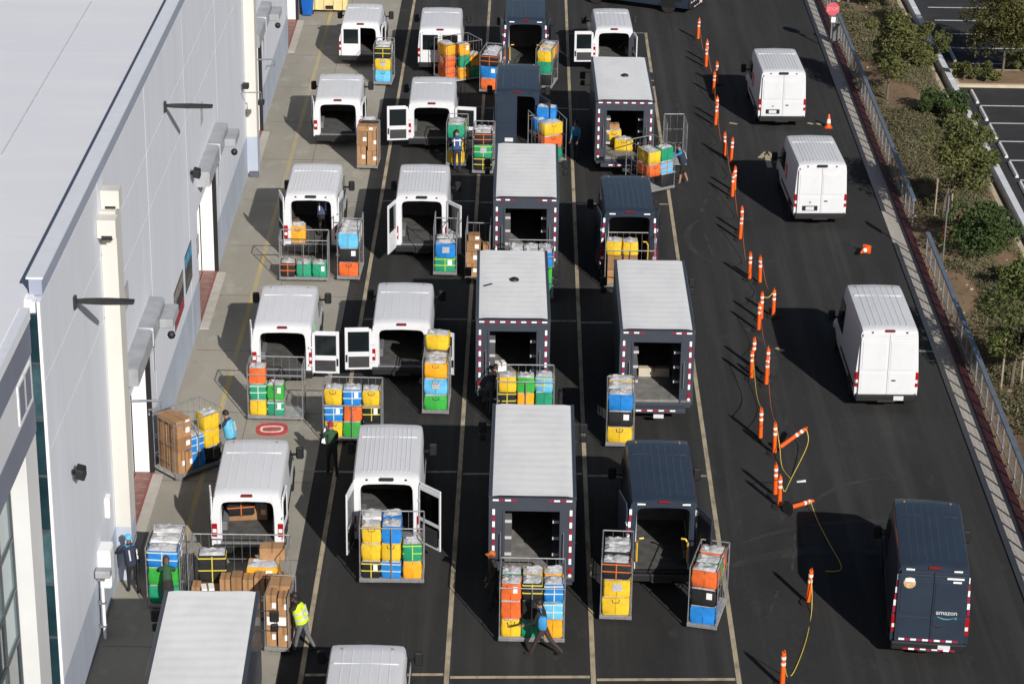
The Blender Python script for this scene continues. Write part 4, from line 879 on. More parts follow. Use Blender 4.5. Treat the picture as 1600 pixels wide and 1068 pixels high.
# row six (nearest)
cart("of nine totes behind the ribbed white van", (-4.33, 62.11), (-2.55, 62.13), .85, [['Kyl', 'Y', 'Y'], ['Bp', 'Y', 'B'], ['A', 'Tm']], [(2, ['W', 'B', ''])], rail=1.78)
cart("of five rows behind the walking person", (-0.42, 58.96), (1.32, 58.94), 1.35, [['Y', 'O', 'Ol'], ['T', 'K', 'Ky'], ['A', 'Cp', 'Bp']], [(2, ['T', 'Y', 'A'])], rail=1.7)
cart("left of the dark cargo space van", (2.30, 60.26), (3.15, 60.22), 1.75, [['Y', 'Yg', 'Ko']], [(2, ['K']), (2, ['K'])])
cart("turned on the right boundary line", (4.65, 59.92), (5.43, 59.73), 1.7, [['B', 'Kl', 'O']], [(2, ['G']), (2, ['O'])])
# freight inside vans
fx, fy = (-7.82, 64.45)
carton((fx - .1, fy + .55, .61), R(8), .7, .5, .2, "brown carton under the orange strapped bag in near white van", True, False)
tote('Ko', "black orange strapped tote bag inside the near white van", (fx - .1, fy + .42, .82), R(12), .78, .58, .5)
carton((fx + .48, fy + .62, .61), R(-6), .45, .5, .5, "small brown carton under the blue bag in near white van", False, True)
tote('B', "blue tote bag inside the near white van's right rear corner", (fx + .47, fy + .55, 1.12), R(-14), .45, .3, .42)
fx, fy = (-8.12, 87.19)
tote('A', "amber tote bag at the sill of the van with bending person", (fx - .12, fy + .35, .61), 0, .62, .60, .45)
carton((fx - .35, fy + 1.0, .61), .2, .5, .4, .5, "brown carton deep in the van with the bending person", True, False)
fx, fy = (-1.08, 74.03)
for k in range(3): carton((fx - .02 + .25 * k, fy + .8 + .3 * k, .79), R(8 * k), .34, .3, .5 - .1 * k, "white parcel, %s on the patched truck's floor" % ORD[k], False, False).data = cached(('wp', k), lambda: MB().box(-.17, .17, -.15, .15, 0, .5 - .1 * k).mesh("carton", M_paper, 0, .02))
fx, fy = (4.38, 74.24)
carton((fx, fy + .95, .79), 0, 1.0, .25, .30, "long pale box lying on the empty floor truck's sill", False, False).data = cached('pale', lambda: MB().box(-.5, .5, -.12, .12, 0, .3).mesh("carton", mat("pale_box", (.52, .46, .36), .7, var=.1), 0, .01))

# ------------------------------------------------------------------ delineator posts, ropes, cones, signs
def post_parts(r):
    link("post_base", cached('pbase', lambda: MB().lathe([(.24, 0), (.24, .035), (.14, .06), (.07, .07)], 8).mesh("post_base", M_rubber, 40)), r)
    link("tube", cached('ptube', lambda: MB().lathe([(.070, .06), (.066, .5), (.060, 1.0), (.056, 1.02)], 12).mesh("tube", M_orange, 40)), r)
    for z in (.66, .84): link("reflective_band", cached(('pb', z), lambda: MB().lathe([(.0685, z), (.0675, z + .075)], 12).mesh("reflective_band", M_whiter, 40)), r)
    link("grip", cached('pgrip', lambda: MB().tube([(-.032, 0, 1.01), (-.032, 0, 1.07), (0, 0, 1.10), (.032, 0, 1.07), (.032, 0, 1.01)], .015, 6).mesh("grip", M_orange, 50)), r)
posts = [(6.96, 57.00), (8.07, 61.50), (7.81, 67.38), (7.75, 68.15), (7.98, 71.06), (7.63, 72.13), (8.16, 76.32), (8.26, 77.01), (7.72, 76.83), (7.86, 77.80), (8.29, 80.99), (8.46, 81.99), (8.91, 82.30),
         (8.70, 85.47), (8.35, 85.84), (8.31, 89.95), (8.41, 90.72), (8.36, 94.71), (8.49, 95.48), (8.61, 99.04), (8.40, 99.77), (8.29, 103.87), (8.41, 104.77), (8.50, 108.40), (8.75, 109.96), (8.42, 112.54), (8.50, 113.47), (8.32, 117.14)]
near_ = ["alone at the lower photo edge", "alone at the edge of the dark van's shadow", "beside the fallen post"]
for i, p in enumerate(posts):
    r = thing("delineator_post", "orange white banded delineator post, " + (near_[i] if i < 2 else "%s upright from the near end of the row" % ORD[i]), "traffic post", (*p, 0), R(37 * i), "delineator posts along the exit lane")
    post_parts(r); r.rotation_euler = (R(tb.uniform(-2, 2)), R(tb.uniform(-2, 2)), R(37 * i))
fp = (8.00, 66.93)
r = thing("delineator_post", "orange delineator post fallen over with its black base toward the camera", "traffic post", (fp[0], fp[1], .2), 0, "delineator posts along the exit lane"); post_parts(r)
v = Vector((.78, .62, -.06)); r.rotation_euler = v.to_track_quat('Z', 'Y').to_euler()
fp2 = (8.15, 71.44)
r = thing("delineator_post", "orange delineator post leaning steeply to the right with yellow rope", "traffic post", (fp2[0], fp2[1], .04), 0, "delineator posts along the exit lane"); post_parts(r)
r.rotation_euler = Vector((.68, .1, .52)).to_track_quat('Z', 'Y').to_euler()
def rope(label, pts, m=M_rope, rad=.013):
    # smooth the polyline
    P = [Vector(p) for p in pts]; out = []
    for i in range(len(P) - 1):
        p0, p1, p2, p3 = P[max(i - 1, 0)], P[i], P[i + 1], P[min(i + 2, len(P) - 1)]
        for k in range(5):
            t = k / 5; out.append(.5 * ((2 * p1) + (-p0 + p2) * t + (2 * p0 - 5 * p1 + 4 * p2 - p3) * t * t + (-p0 + 3 * p1 - 3 * p2 + p3) * t ** 3))
    out.append(P[-1]); return tag(obj("rope", MB().tube(out, rad, 5), m, smooth=60), label, "rope", "ropes strung between the delineator posts")
g0, g1 = posts[0], posts[1]
rope("yellow rope sagging to the ground between the two nearest orange posts", [(*g1, 1.06), (g1[0] + .06, g1[1] - .15, .6), (g1[0] + .04, g1[1] - .6, .03), (7.78, 59.26) + (.02,), (7.33, 57.73) + (.02,), (7.12, 57.49) + (.05,), (*g0, 1.0)])
rope("yellow rope hanging from the fallen post along the dark shadow", [(fp[0] + .72, fp[1] + .55, .2), (8.86, 66.46) + (.02,), (9.05, 65.04) + (.02,), (9.23, 63.56) + (.02,), (8.76, 63.35) + (.02,)])
lt_ = Vector((.68, .1, .52)).normalized() * 1.06
rope("yellow rope looping down from the leaning post's tip", [(fp2[0] + lt_.x, fp2[1] + lt_.y, lt_.z), (fp2[0] + .85, fp2[1] - .3, .3), (8.34, 69.31) + (.02,), (8.06, 68.42) + (.02,), (7.97, 68.68) + (.2,), (*posts[2], .95)])
rope("yellow rope hanging beside the fifth upright orange post", [(*posts[4], 1.0), (posts[4][0] + .12, posts[4][1] - .2, .4), (8.13, 70.11) + (.02,), (8.30, 69.35) + (.02,)])
rope("dull orange rope between the sixth and seventh upright orange posts", [(*posts[4], 1.02), (*((Vector(posts[4]) + Vector(posts[6])) / 2), .45), (*posts[6], .9)], M_ropeo, .01)
rope("yellow rope between the ninth and sixth upright orange posts", [(*posts[8], .9), (*((Vector(posts[5]) + Vector(posts[8])) / 2), .5), (*posts[5], 1.0)], M_rope, .012)
rope("dull rope between the eighth and eleventh upright orange posts", [(*posts[10], .9), (*((Vector(posts[10]) + Vector(posts[7])) / 2), .5), (*posts[7], 1.0)], M_ropeo, .01)
rope("pale rope crossing between twelfth and thirteenth upright orange posts", [(*posts[11], .9), (*((Vector(posts[11]) + Vector(posts[12])) / 2), .8), (*posts[12], 1.0)], M_rope, .012)
rope("dull orange rope between thirteenth and fourteenth upright orange posts", [(*posts[12], 1.0), (*((Vector(posts[12]) + Vector(posts[13])) / 2), .5), (*posts[13], 1.0)], M_ropeo, .01)
for a_, b_ in ((14, 15), (16, 17), (18, 20), (20, 21), (22, 23), (24, 25), (26, 27)):
    rope("dark cable rope sagging to the asphalt between the %s and %s upright posts" % (ORD[a_], ORD[b_]), [(*posts[a_], 1.0), (*((Vector(posts[a_]) * .6 + Vector(posts[b_]) * .4)), .15), (*posts[b_], 1.0)], M_ropeo, .010)
def cone(label, pos, rot=None):
    r = thing("traffic_cone", label, "traffic cone", pos, 0, "orange traffic cones"); 
    obj("cone_base", MB().loft([rrect(.38, .38, .04, 0), rrect(.38, .38, .04, .035)]), M_orange, r)
    obj("cone_body", MB().lathe([(.14, .035), (.05, .66), (.028, .70)], 14), M_orange, r, smooth=50)
    obj("reflective_collar", MB().lathe([(.112, .25), (.074, .49)], 14), M_whiter, r, smooth=50)
    if rot: r.rotation_euler = rot
    r.scale = (.85, .85, .85)
cone("orange traffic cone with white collar standing beside the farthest exit van", (*(13.15, 103.94), 0))
cone("orange traffic cone tipped over near the railing gap", (*(12.97, 88.72), .19), Vector((-.5, -.86, .06)).to_track_quat('Z', 'Y').to_euler())
sx_, sy_ = (14.50, 115.81)
r = thing("stop_sign", "red octagonal stop sign on a post by the railing", "road sign", (sx_, sy_, 0))
obj("sign_post", MB().bar((0, 0, 0), (0, 0, 2.3), .06), M_steel, r)
oc = [(.33 * math.cos(R(22.5 + 45 * k)), .33 * math.sin(R(22.5 + 45 * k))) for k in range(8)]
sp_ = obj("sign_plate", MB().loft([[(x, -.05, z + 2.0) for x, z in oc], [(x, -.035, z + 2.0) for x, z in oc]]), mat("sign_red", (.62, .10, .13), .45, var=.1), r)
t_ = link("lettering", text_mesh("STOP", .22), sp_, (0, -.055, 1.92)); t_.rotation_euler = (R(90), 0, 0); t_.data.materials.append(mat("sign_pink_white", (.66, .30, .33), .5))
obj("tag_plate", MB().box(-.04, .16, -.05, -.03, 1.35, 1.6), M_whiter, r)
ux, uy = (14.62, 116.90)
r = thing("utility_box", "grey utility cabinet behind the stop sign post", "cabinet", (ux + .25, uy, 0)); obj("cabinet_body", MB().box(-.18, .18, -.15, .15, 0, .95), M_steel, r, bevel=.02); obj("cabinet_door", MB().box(-.14, .14, -.165, -.15, .1, .85), M_steel, r)
px_, py_ = (15.58, 87.25)
r = thing("sign_pole", "thin steel pole by the railing gap with a small plate on top", "pole", (px_, py_, .2)); obj("pole_tube", MB().tube([(0, 0, 0), (0, 0, 2.6)], .03, 8), M_steel, r); obj("pole_plate", MB().box(-.02, .02, -.2, .2, 2.1, 2.7), M_steel, r)
px_, py_ = (16.06, 89.54)
r = thing("red_board", "bright red board on a short stake in front of the bush", "board", (px_, py_, .25)); obj("board_panel", MB().box(-.17, .17, -.02, .02, .05, .68), mat("board_red", (.60, .015, .02), .5, var=.1), r, bevel=.01); obj("stake", MB().box(-.025, .025, .02, .06, -.1, .6), M_card2, r)
r = thing("litter", "small white scrap of paper lying on the exit lane asphalt", "litter", (*(8.63, 69.14), .004)); obj("paper_scrap", MB().loft([[(-.14, -.07, 0), (.14, -.02, 0), (.14, .08, 0), (-.14, .03, 0)], [(-.14, -.07, .02), (.14, -.02, .012), (.14, .08, .03), (-.14, .03, .01)]]), M_paper, r)
# bin and container at the far end of the apron
bx_, by_ = (-10.63, 120.41)
r = thing("wheeled_bin", "blue wheeled bin at the far end of the apron", "bin", (bx_, by_, 0))
obj("bin_body", MB().loft([rrect(.46, .5, .05, .08, 3), rrect(.62, .7, .05, 1.0, 3)]), mat("bin_blue", (.005, .10, .42), .45), r, smooth=40); obj("bin_lid", MB().loft([rrect(.68, .78, .06, 1.0, 3), rrect(.62, .72, .06, 1.09, 3)]), mat("bin_blue", (.005, .1, .42)), r, smooth=40)
for s in (-1, 1): obj("bin_wheel", MB().lathe([(.02, -.03), (.1, -.03), (.1, .03), (.02, .03)], 10, axis='x'), M_rubber, r, loc=(s * .24, .25, .1))
bx_, by_ = (-9.59, 120.82)
r = thing("waste_container", "tan steel waste container at the far end of the apron", "container", (bx_, by_, 0)); mt_ = mat("container_tan", (.70, .56, .27), .55, var=.1)
obj("container_body", MB().loft([[(-.85, 0, .15), (.85, 0, .15), (.85, 1.5, .15), (-.85, 1.5, .15)], [(-.95, -.05, 1.3), (.95, -.05, 1.3), (.95, 1.55, 1.3), (-.95, 1.55, 1.3)]]), mt_, r, bevel=.02)
for i in range(4): obj("rib", MB().box(-.7 + .45 * i, -.62 + .45 * i, -.09, -.01, .2, 1.2), mt_, r)
obj("lid", MB().box(-.97, .97, -.05, 1.55, 1.3, 1.36), mat("lid_tan", (.75, .66, .44), .55), r); obj("lift_pocket", MB().box(-.2, .2, -.1, -.03, .25, .4), M_black, r)

# ------------------------------------------------------------------ people
SKINS = [mat("skin_%d" % i, c, .55, var=.06) for i, c in enumerate(((.36, .19, .12), (.15, .075, .045), (.25, .13, .08)))]
def cloth(name, c): return mat("cloth_" + name, c, .85, var=.18, scale=9, bump=.3, bscale=14)
def person(label, pos, head, shirt, trousers, hair, skin=0, lean=0, legs=(12, -10), knees=(8, 10), arms=(15, -10), elbows=(30, 30), spread=(8, 8), turn=0, z=0, vest=None, cap=None, shorts=False, hairlen=0, bald=False, shoe=(.02, .02, .022), s=1.0, sit=0):
    """pose: lean forward, leg swing, knee bend, arm swing forward, elbow bend, all in degrees; local +y is the way the person faces"""
    V = []; E = []; Rr = []; B = []      # vertices, edges, radii, edge -> material
    def add(p, r): V.append(Vector(p)); Rr.append(r if isinstance(r, tuple) else (r, r)); return len(V) - 1
    def con(a, b, m): E.append((a, b)); B.append(m)
    hipz = .93 - sit
    up = Vector((0, math.sin(R(lean)), math.cos(R(lean)))); H0 = Vector((0, 0, hipz))
    pel = add(H0, (.15, .115)); bel = add(H0 + up * .17, (.140, .105)); ch = add(H0 + up * .34, (.155, .115)); nk = add(H0 + up * .50, (.075, .075))
    con(pel, bel, 1); con(bel, ch, 0); con(ch, nk, 0)
    hup = (up + Vector((0, .25 * math.sin(R(lean * .5)), .2))).normalized()
    n2 = add(V[nk] + hup * .075, .056); hd = add(V[nk] + hup * .165 + Vector((0, .015, 0)), (.080, .090)); tp = add(V[nk] + hup * .265, (.072, .082))
    con(nk, n2, 2); con(n2, hd, 2); con(hd, tp, 2)
    hands = []
    for i, sx in enumerate((-1, 1)):
        hp = add(H0 + Vector((sx * .095, 0, -.06)), .095); con(pel, hp, 1)
        a = R(legs[i]); kd = Vector((0, math.sin(a), -math.cos(a))); kn = V[hp] + kd * .40; kv = add(kn, .062); con(hp, kv, 1)
        a2 = R(legs[i] - knees[i]); sd = Vector((0, math.sin(a2), -math.cos(a2))); md = add(kn + sd * .16, .055); con(kv, md, 2 if shorts else 1)
        an = add(kn + sd * .40, .042); con(md, an, 2 if shorts else 1)
        fd = Vector((0, math.cos(a2 * .5), math.sin(a2 * .5))); ft = add(V[an] + Vector((0, 0, -.035)) + fd * .07, (.042, .036)); toe = add(V[an] + Vector((0, 0, -.045)) + fd * .17, (.038, .026))
        con(an, ft, 3); con(ft, toe, 3)
        sh = add(H0 + up * .455 + Vector((sx * .175, 0, 0)), .068); con(nk, sh, 0)
        b = R(arms[i]); out = math.sin(R(spread[i])) * sx; ad = Vector((out, math.sin(b), -math.cos(b))).normalized()
        el = add(V[sh] + ad * .28, .045); con(sh, el, 0)
        b2 = R(arms[i] + elbows[i]); fd2 = Vector((out * .4, math.sin(b2), -math.cos(b2))).normalized()
        wr = add(V[el] + fd2 * .25, .030); con(el, wr, 0)
        pm = add(V[wr] + fd2 * .075, (.036, .022)); con(wr, pm, 2); hands.append((V[pm].copy(), fd2))
        side = Vector((1, 0, 0)) if abs(fd2.x) < .8 else Vector((0, 0, 1)); ax = side; curl = fd2.cross(ax).normalized()
        for f, (o, ln) in enumerate(((-.027, .070), (-.009, .082), (.009, .076), (.027, .060))):
            k1 = add(V[pm] + fd2 * .035 + ax * o, .010); con(pm, k1, 2)
            k2 = add(V[k1] + (fd2 * .85 - curl * .3).normalized() * ln * .55, .009); con(k1, k2, 2)
            k3 = add(V[k2] + (fd2 * .5 - curl * .7).normalized() * ln * .45, .008); con(k2, k3, 2)
        t1 = add(V[wr] + fd2 * .045 - ax * sx * .038 - curl * .015, .011); con(pm, t1, 2); t2 = add(V[t1] + fd2 * .04 - ax * sx * .012 - curl * .02, .0095); con(t1, t2, 2)
    minz = min(v.z - r[1] for v, r in zip(V, Rr))
    me = bpy.data.meshes.new("body_cage"); me.from_pydata([tuple(v) for v in V], E, [])
    o = bpy.data.objects.new("tmp", me); COL.objects.link(o); sk = o.modifiers.new("Skin", 'SKIN'); sk.use_smooth_shade = True
    if not me.skin_vertices: me.attributes.new("skin", "FLOAT", "POINT")
    for v, r in zip(me.skin_vertices[0].data, Rr): v.radius = r
    me.skin_vertices[0].data[pel].use_root = True
    sb = o.modifiers.new("Sub", 'SUBSURF'); sb.levels = 1; sb.render_levels = 1
    dg = bpy.context.evaluated_depsgraph_get(); body = bpy.data.meshes.new_from_object(o.evaluated_get(dg)); bpy.data.objects.remove(o)
    body.name = "person"; body.materials.clear()
    for m in (shirt, trousers, SKINS[skin], cloth("shoe_%d" % int(shoe[0] * 100), shoe)): body.materials.append(m)
    segs = [(V[a], V[b], (Rr[a][0] + Rr[b][0]) / 2, m) for (a, b), m in zip(E, B)]
    for f in body.polygons:
        c = f.center; best = None
        for a, b, r, m in segs:
            ab = b - a; t = max(0, min(1, (c - a).dot(ab) / ab.length_squared)); dd = (c - a - ab * t).length - r
            if best is None or dd < best[0]: best = (dd, m)
        f.material_index = best[1]; f.use_smooth = True
    zoff = z - minz * s
    r = link("person", body, None, (pos[0], pos[1], zoff), R(head)); r.scale = (s, s, s); tag(r, label, "person")
    hc = V[hd] + hup * .05
    # face: eyes, nose, mouth, ears
    rot = Vector((0, 0, 1)).rotation_difference(hup).to_matrix()
    def at(x, y, zz): return tuple(V[hd] + rot @ Vector((x, y, zz)))
    for sx in (-1, 1):
        link("eye", cached('eye', lambda: MB().lathe([(.003, -.012), (.011, 0), (.003, .012)], 8).mesh("eye", M_black)), r, at(sx * .032, .088, .05))
        link("ear", cached(('ear', skin), lambda: MB().lathe([(.006, -.028), (.016, 0), (.006, .028)], 8).mesh("ear", SKINS[skin])), r, at(sx * .085, .0, .03))
    link("nose", cached(('nose', skin), lambda: MB().loft([[(-.014, 0, -.02), (.014, 0, -.02), (.012, .03, -.016), (-.012, .03, -.016)], [(-.007, 0, .03), (.007, 0, .03), (.005, .006, .03), (-.005, .006, .03)]]).mesh("nose", SKINS[skin], 60)), r, at(0, .085, .02))
    link("mouth", cached('mouth', lambda: MB().box(-.022, .022, -.004, .006, -.005, .005).mesh("mouth", mat("lips", (.22, .06, .05), .5))), r, at(0, .088, -.028))
    hm = MB(); rings = []
    for k in range(7):
        th = R(8 + 17 * k); rr = math.sin(th); zz = math.cos(th); ring = []
        for j in range(14):
            a = 2 * math.pi * j / 14; y = rr * math.sin(a); low = 0 if y < .25 else 1
            ring.append((rr * math.cos(a) * .094, y * .108 - .004, max(zz, .35 if low else -.9) * .118))
        rings.append(ring)
    hm.loft(rings); hair_o = obj("cap" if cap else "hair", hm, cap or hair, r, smooth=70, loc=at(0, -.004, .055)); hair_o.rotation_euler = rot.to_euler()
    if cap:
        br = obj("cap_brim", MB().box(-.07, .07, .07, .17, -.005, .01), cap, r, loc=at(0, 0, .085), bevel=.008); br.rotation_euler = rot.to_euler()
    if hairlen:
        hl = obj("long_hair", MB().loft([rrect(.16, .09, .03, .05), rrect(.15, .08, .03, -hairlen)]), hair, r, smooth=60, loc=at(0, -.07, 0)); hl.rotation_euler = rot.to_euler()
    if vest:
        vm, bands = vest; m3 = Vector((0, 0, 1)).rotation_difference(up).to_matrix()
        vb = MB().loft([rrect(.40, .31, .10, -.05), rrect(.385, .30, .10, .12), rrect(.40, .31, .11, .30), rrect(.34, .26, .10, .44), rrect(.22, .18, .07, .49)], cap=False)
        vo = obj("vest", vb, vm, r, smooth=60, loc=tuple(H0 + up * .02)); vo.rotation_euler = m3.to_euler()
        for zz in bands: 
            obj("vest_band", MB().loft([rrect(.412, .322, .11, zz), rrect(.412, .322, .11, zz + .06)], cap=False), mat("vest_silver", (.55, .55, .56), .4, var=.1), vo, smooth=60)
        for sx in (-.11, .11): obj("vest_stripe", MB().box(sx - .02, sx + .02, -.168, -.150, .10, .40), mat("vest_silver", (.55, .55, .56)), vo)
    r["_h"] = 0; del r["_h"]
    return r, hands
BLK = mat("hair_black", (.010, .009, .009), .6, var=.2, scale=30); BRN = mat("hair_brown", (.05, .025, .012), .6, var=.3, scale=30)
navy = cloth("navy", (.018, .024, .05)); dark = cloth("dark", (.016, .015, .015)); jeans = cloth("jeans", (.06, .10, .18)); blue = cloth("blue", (.04, .20, .36)); grey = cloth("grey", (.12, .125, .135))
brown = cloth("brown", (.045, .028, .025)); green = cloth("green", (.02, .07, .03)); sky_ = cloth("sky", (.10, .42, .62)); hiv = cloth("hivis", (.58, .78, .02)); char_ = cloth("charcoal", (.05, .05, .055))
person("person with black hair in bright blue vest and jeans pushing the red dock cart", (-8.75, 69.84), 70, navy, jeans, BLK, 0, lean=12, legs=(20, -14), arms=(48, 40), elbows=(25, 30), vest=(sky_, ()))
p2, _ = person("person in light blue cap and white striped navy vest near the pilaster", (-10.52, 61.46), 35, navy, dark, BLK, 1, lean=14, arms=(45, 45), elbows=(25, 25), legs=(10, -8), vest=(navy, ()), cap=sky_)
obj("shoulder_patch", MB().loft([rrect(.36, .2, .08, .44), rrect(.25, .16, .06, .52)]), sky_, p2, loc=(0, .13, .93), smooth=60)
person("person with brown hair in dark green jacket bending at the pilaster tote cart", (-9.38, 60.19), 10, green, dark, BRN, 1, lean=28, arms=(55, 50), elbows=(15, 20), hairlen=.08)
person("person in yellow and silver hi-vis vest and grey trousers leaning on cartons", (-5.60, 58.45), 72, dark, grey, BLK, 1, lean=16, legs=(16, -16), knees=(6, 14), arms=(60, 45), elbows=(15, 25), vest=(hiv, (.22, .05)), hairlen=.06)
p5, h5 = person("person in black jacket and brown trousers striding past the nearest big cart", (0.75, 58.38), 68, dark, brown, BLK, 0, lean=10, legs=(26, -30), knees=(6, 22), arms=(25, -12), elbows=(40, 20))
bg = obj("sling_bag", MB().loft([rrect(.10, .18, .04, .02), rrect(.14, .24, .05, .1), rrect(.14, .24, .05, .32), rrect(.09, .17, .04, .40)]), mat("bag_bright_blue", (.05, .26, .55), .6, var=.15), None, smooth=50, loc=(p5.location.x - .02, p5.location.y - .21, .90), rz=R(80))
tag(bg, "bright blue sling bag carried by the person striding past carts", "bag"); obj("bag_strap", MB().tube([(0, 0, .38), (.03, .05, .52), (.13, .10, .58), (.24, .06, .50)], .018), mat("bag_bright_blue", (.06, .34, .72)), bg, smooth=60)
p6, h6 = person("person in red cap and green jacket holding a pale sheet", (-5.61, 69.06), 20, green, dark, BRN, 0, lean=8, arms=(40, 25), elbows=(50, 40), cap=cloth("red", (.30, .02, .03)))
sh = obj("paper_sheet", MB().box(-.11, .11, -.006, .006, -.02, .52), M_paper, None, loc=(p6.location.x - .22, p6.location.y + .12, 1.02), rz=R(20)); sh.rotation_euler = (R(-28), R(24), R(20)); tag(sh, "pale oblong sheet in the hand of the person in red cap", "paper")
person("person in light blue shirt and black shorts behind the askew cart", (6.46, 96.31), 100, blue, dark, BLK, 0, lean=18, legs=(14, -12), arms=(70, 60), elbows=(15, 20), shorts=True, vest=(navy, ()))
person("person in blue bending over a tote at the second row cart", (-2.64, 97.36), 5, cloth("royal", (.025, .06, .15)), navy, BLK, 0, lean=30, arms=(50, 45), elbows=(20, 20), vest=(cloth("royal", (.025, .06, .15)), (.3,)))
person("person in blue jacket standing in the truck's shade by the vented truck", (2.22, 99.05), 150, blue, navy, BLK, 1, lean=6)
fx, fy = (-7.57, 87.68)
person("person in navy jacket bending inside the ribbed white van", (fx + .22, fy + .30), 4, cloth("mid_navy", (.045, .06, .12)), dark, BLK, 1, lean=38, legs=(40, 35), knees=(80, 80), arms=(70, 60), elbows=(10, 10), z=.61, vest=(cloth("mid_navy", (.045, .06, .12)), ()), s=1.05)
person("person in black with orange cap standing left of the nearest truck's rear", (-0.59, 60.99), 120, dark, dark, BLK, 1, lean=5, cap=cloth("orange", (.5, .12, .02)))
person("person in dark clothes stooping beside the patched truck's rear", (-0.93, 73.73), -20, dark, char_, BLK, 2, lean=50, arms=(60, 50), elbows=(15, 15))
person("person in navy clothes by the right door of the far white van", (4.91, 112.76), 60, navy, navy, BLK, 1, lean=15)

# ------------------------------------------------------------------ trees, shrubs, ground cover
def leaf_mat(name, c1, c2, sc=1.3):
    m = mat(name, c1, .7, col2=c2, scale=sc, var=.2); b = m.node_tree.nodes["Principled BSDF"]; b.inputs["Specular IOR Level"].default_value = .25
    return m
L_green = leaf_mat("leaf_green", (.040, .062, .016), (.110, .125, .034)); L_olive = leaf_mat("leaf_olive", (.060, .072, .022), (.135, .135, .044)); L_dark = leaf_mat("leaf_dark", (.024, .046, .014), (.065, .095, .026))
L_dry = leaf_mat("leaf_dry_olive", (.092, .092, .044), (.165, .15, .085), .5); L_gold = leaf_mat("leaf_gold", (.050, .055, .012), (.11, .10, .028))
M_bark = mat("bark", (.13, .10, .07), .9, var=.3, scale=8, bump=.5); M_stake = mat("stake_wood", (.34, .27, .20), .85, var=.2)
def leaves(mb, rg, c, rad, n, size):
    for _ in range(n):
        while True:
            p = Vector((rg.uniform(-1, 1), rg.uniform(-1, 1), rg.uniform(-1, 1)))
            if .2 < p.length < 1: break
        p = p * (p.length ** -.35); p = Vector(c) + Vector((p.x * rad[0], p.y * rad[1], p.z * rad[2]))
        d = Vector((rg.gauss(0, 1), rg.gauss(0, 1), rg.gauss(0, .7))).normalized(); e = d.cross(Vector((rg.gauss(0, 1), rg.gauss(0, 1), rg.gauss(0, 1)))).normalized(); s = size * rg.uniform(.6, 1.3)
        mb.quad(p - d * s, p + e * s * .45, p + d * s, p - e * s * .45)
def tree(label, pos, hgt, crown_r, base, m, n=3200, stakes=0, off=(0, 0), cat="tree", seed=1, limbs=6, clumps=18, size=.078, z0=.35):
    rg = random.Random(seed); r = thing("young_tree" if cat == 'tree' else "shrub", label, cat, (pos[0], pos[1], z0)); ch = hgt - base
    ox, oy = off
    if cat == 'tree': trunk = [(0, 0, -.3), (.03, .02, base * .5), (ox * .3, oy * .3, base), (ox * .7, oy * .7, base + ch * .45), (ox, oy, hgt - .15)]; tr = MB().tube(trunk, [.075, .06, .05, .035, .012], 8)
    else: tr = MB().tube([(0, 0, -.2), (.02, 0, base + .1), (ox, oy, hgt * .6)], [.06, .04, .015], 6)
    tops = []
    for k in range(limbs):
        a = 2 * math.pi * k / limbs + rg.uniform(-.4, .4); zb = base + ch * rg.uniform(-.02, .5); e = (ox * .8 + crown_r * .75 * math.cos(a), oy * .8 + crown_r * .75 * math.sin(a), zb + ch * rg.uniform(.15, .4))
        tr.tube([(ox * (zb - base) / max(ch, .1), oy * (zb - base) / max(ch, .1), zb), tuple(Vector(e) * .5 + Vector((ox * .4, oy * .4, zb * .5 + .08))), e], [.02, .013, .005], 5); tops.append(e)
    obj("trunk", tr, M_bark, r, smooth=60)
    cm = MB()
    for k in range(clumps):
        if k < len(tops): c = Vector(tops[k])
        else:
            a = rg.uniform(0, 2 * math.pi); t = rg.uniform(0, 1); rr = crown_r * math.sin(math.pi * (.15 + .8 * t)) ** .8 * rg.uniform(.2, .9); c = Vector((ox + rr * math.cos(a), oy + rr * math.sin(a), base + ch * t * .93))
        q = crown_r * rg.uniform(.26, .46); leaves(cm, rg, c, (q, q, q * .8), int(n * 1.35) // clumps, size)
    obj("crown", cm, m, r)
    for k in range(stakes):
        s = -1 if k else 1; obj("stake", MB().tube([(s * .32, .05, -.3), (s * .30, .05, 1.7)], .032, 6), M_stake, r); obj("tie", MB().bar((s * .30, .05, 1.5), (0, 0, 1.5), .02), M_black, r)
    return r
tree("young green tree with slender pale trunk beyond the stop sign", (15.98, 106.71), 4.0, 1.35, 1.3, L_olive, seed=3, off=(.2, .3), clumps=30, n=4800)
tree("young staked tree beyond the railing gap with leaves spreading right", (16.27, 91.92), 3.9, 1.35, 1.3, L_olive, stakes=2, seed=5, off=(.6, .2), clumps=30, n=4800)
tree("young staked tree at the right photo edge above the near railing", (16.10, 75.71), 4.4, 1.5, 1.3, L_green, stakes=2, seed=8, off=(.3, .3), clumps=32, n=5600)
tree("dense olive shrub leaning over the retaining wall at the top", (18.28, 111.86), 2.1, 1.05, .3, L_olive, cat='shrub', seed=12, n=3200, limbs=5, clumps=14)
tree("rounded dark shrub behind the slender trunked tree", (17.96, 104.10), 1.6, 1.05, .1, L_dark, cat='shrub', seed=13, n=3400, limbs=5, clumps=14)
tree("dark green shrub hanging over the pale wall, right of rounded shrub", (18.61, 102.21), 1.2, .7, .1, L_green, cat='shrub', seed=14, n=1600, limbs=4, clumps=10)
tree("wide dark shrub beside the red board", (17.16, 88.51), 1.6, 1.45, .05, L_dark, cat='shrub', seed=15, n=5200, limbs=6, clumps=20)
tree("dark shrub at the right edge below the wide shrub", (17.88, 84.19), 1.5, .8, .05, L_green, cat='shrub', seed=16, n=2000, limbs=4, clumps=12)
tree("low green shrub by the wall near the staked gap tree", (18.26, 95.86), 1.5, .7, .3, L_green, cat='shrub', seed=17, n=1500, limbs=4, clumps=10)
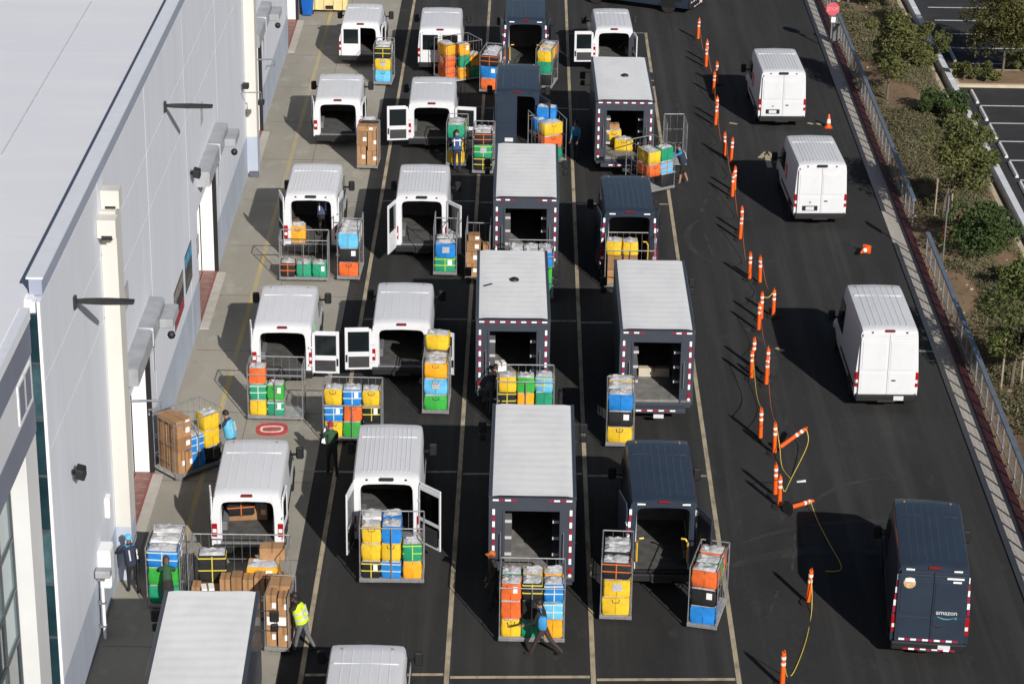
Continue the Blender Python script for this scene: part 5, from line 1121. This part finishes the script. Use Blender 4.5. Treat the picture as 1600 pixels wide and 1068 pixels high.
tree("green tree cut by the top edge between railing and lot", (18.07, 121.14), 2.4, .9, .5, L_green, cat='shrub', seed=18, n=1800, limbs=5, clumps=12)
tree("thin trunked tree at the top edge beside the railing", (16.04, 122.43), 4.0, 1.0, 1.6, L_olive, seed=19, n=1800)
tree("golden green parking lot tree growing from the soil island", (21.88, 111.45), 6.0, 2.1, 1.45, L_gold, seed=20, n=11000, limbs=10, clumps=48, z0=.1)
tree("darker parking lot tree at the right photo edge on the soil island", (23.31, 111.73), 5.2, 1.6, 1.5, L_olive, seed=21, n=6000, limbs=8, clumps=30, z0=.1)
for i, (q, rr, lab) in enumerate((((20.02, 110.75), .55, "first small olive shrub on the soil island from the wall"), ((21.13, 110.81), .6, "second small olive shrub on the soil island from the wall"), ((22.83, 112.71), .55, "third small olive shrub on the soil island, at the photo edge"))):
    tree(lab, q, .95, rr, .05, L_olive, cat='shrub', seed=30 + i, n=900, limbs=4, clumps=8, z0=.1)
# low cover on the bed: many small leaves in drifts
rg = random.Random(77); gc = MB()
def drift(x, y):
    return math.sin(x * 1.9 + y * .45) + math.sin(y * .33 + 1.1) + .6 * math.sin(y * .9 - x * 1.3)
cnt = 0
while cnt < 11000:
    x = rg.uniform(15.5, 18.6); y = 40 + 95 * rg.random()
    if drift(x, y) < -.55 - .55 * (x - 15.6) or (87.5 < y < 91 and x < 16.4): continue
    h = .07 + .10 * rg.random(); leaves(gc, rg, (x, y, bedz(x, y) + h * .6), (.22, .26, h), 18, .045); cnt += 1
obj("ground_cover", gc, L_dry, kind='stuff')
rk = random.Random(9); rocks = MB()
for k in range(260):
    x = rk.uniform(15.1, 18.6); y = rk.uniform(45, 128); s = rk.uniform(.03, .11); z = bedz(x, y)
    rocks.lathe([(s * .5, -s * .3), (s, .1 * s), (s * .55, s * .6)], 6, (x, y, z))
obj("loose_stones", rocks, mat("stone_tan", (.34, .26, .18), .9, var=.3), kind='stuff')
tw = MB()
for k in range(900):
    x = rk.uniform(15.2, 18.6); y = rk.uniform(45, 128); z = bedz(x, y) + .01; a = rk.uniform(0, 6.3); l = rk.uniform(.05, .2); tw.bar((x, y, z), (x + l * math.cos(a), y + l * math.sin(a), z + .02), .012)
obj("fallen_twigs", tw, mat("twig_brown", (.10, .065, .04), .9), kind='stuff')
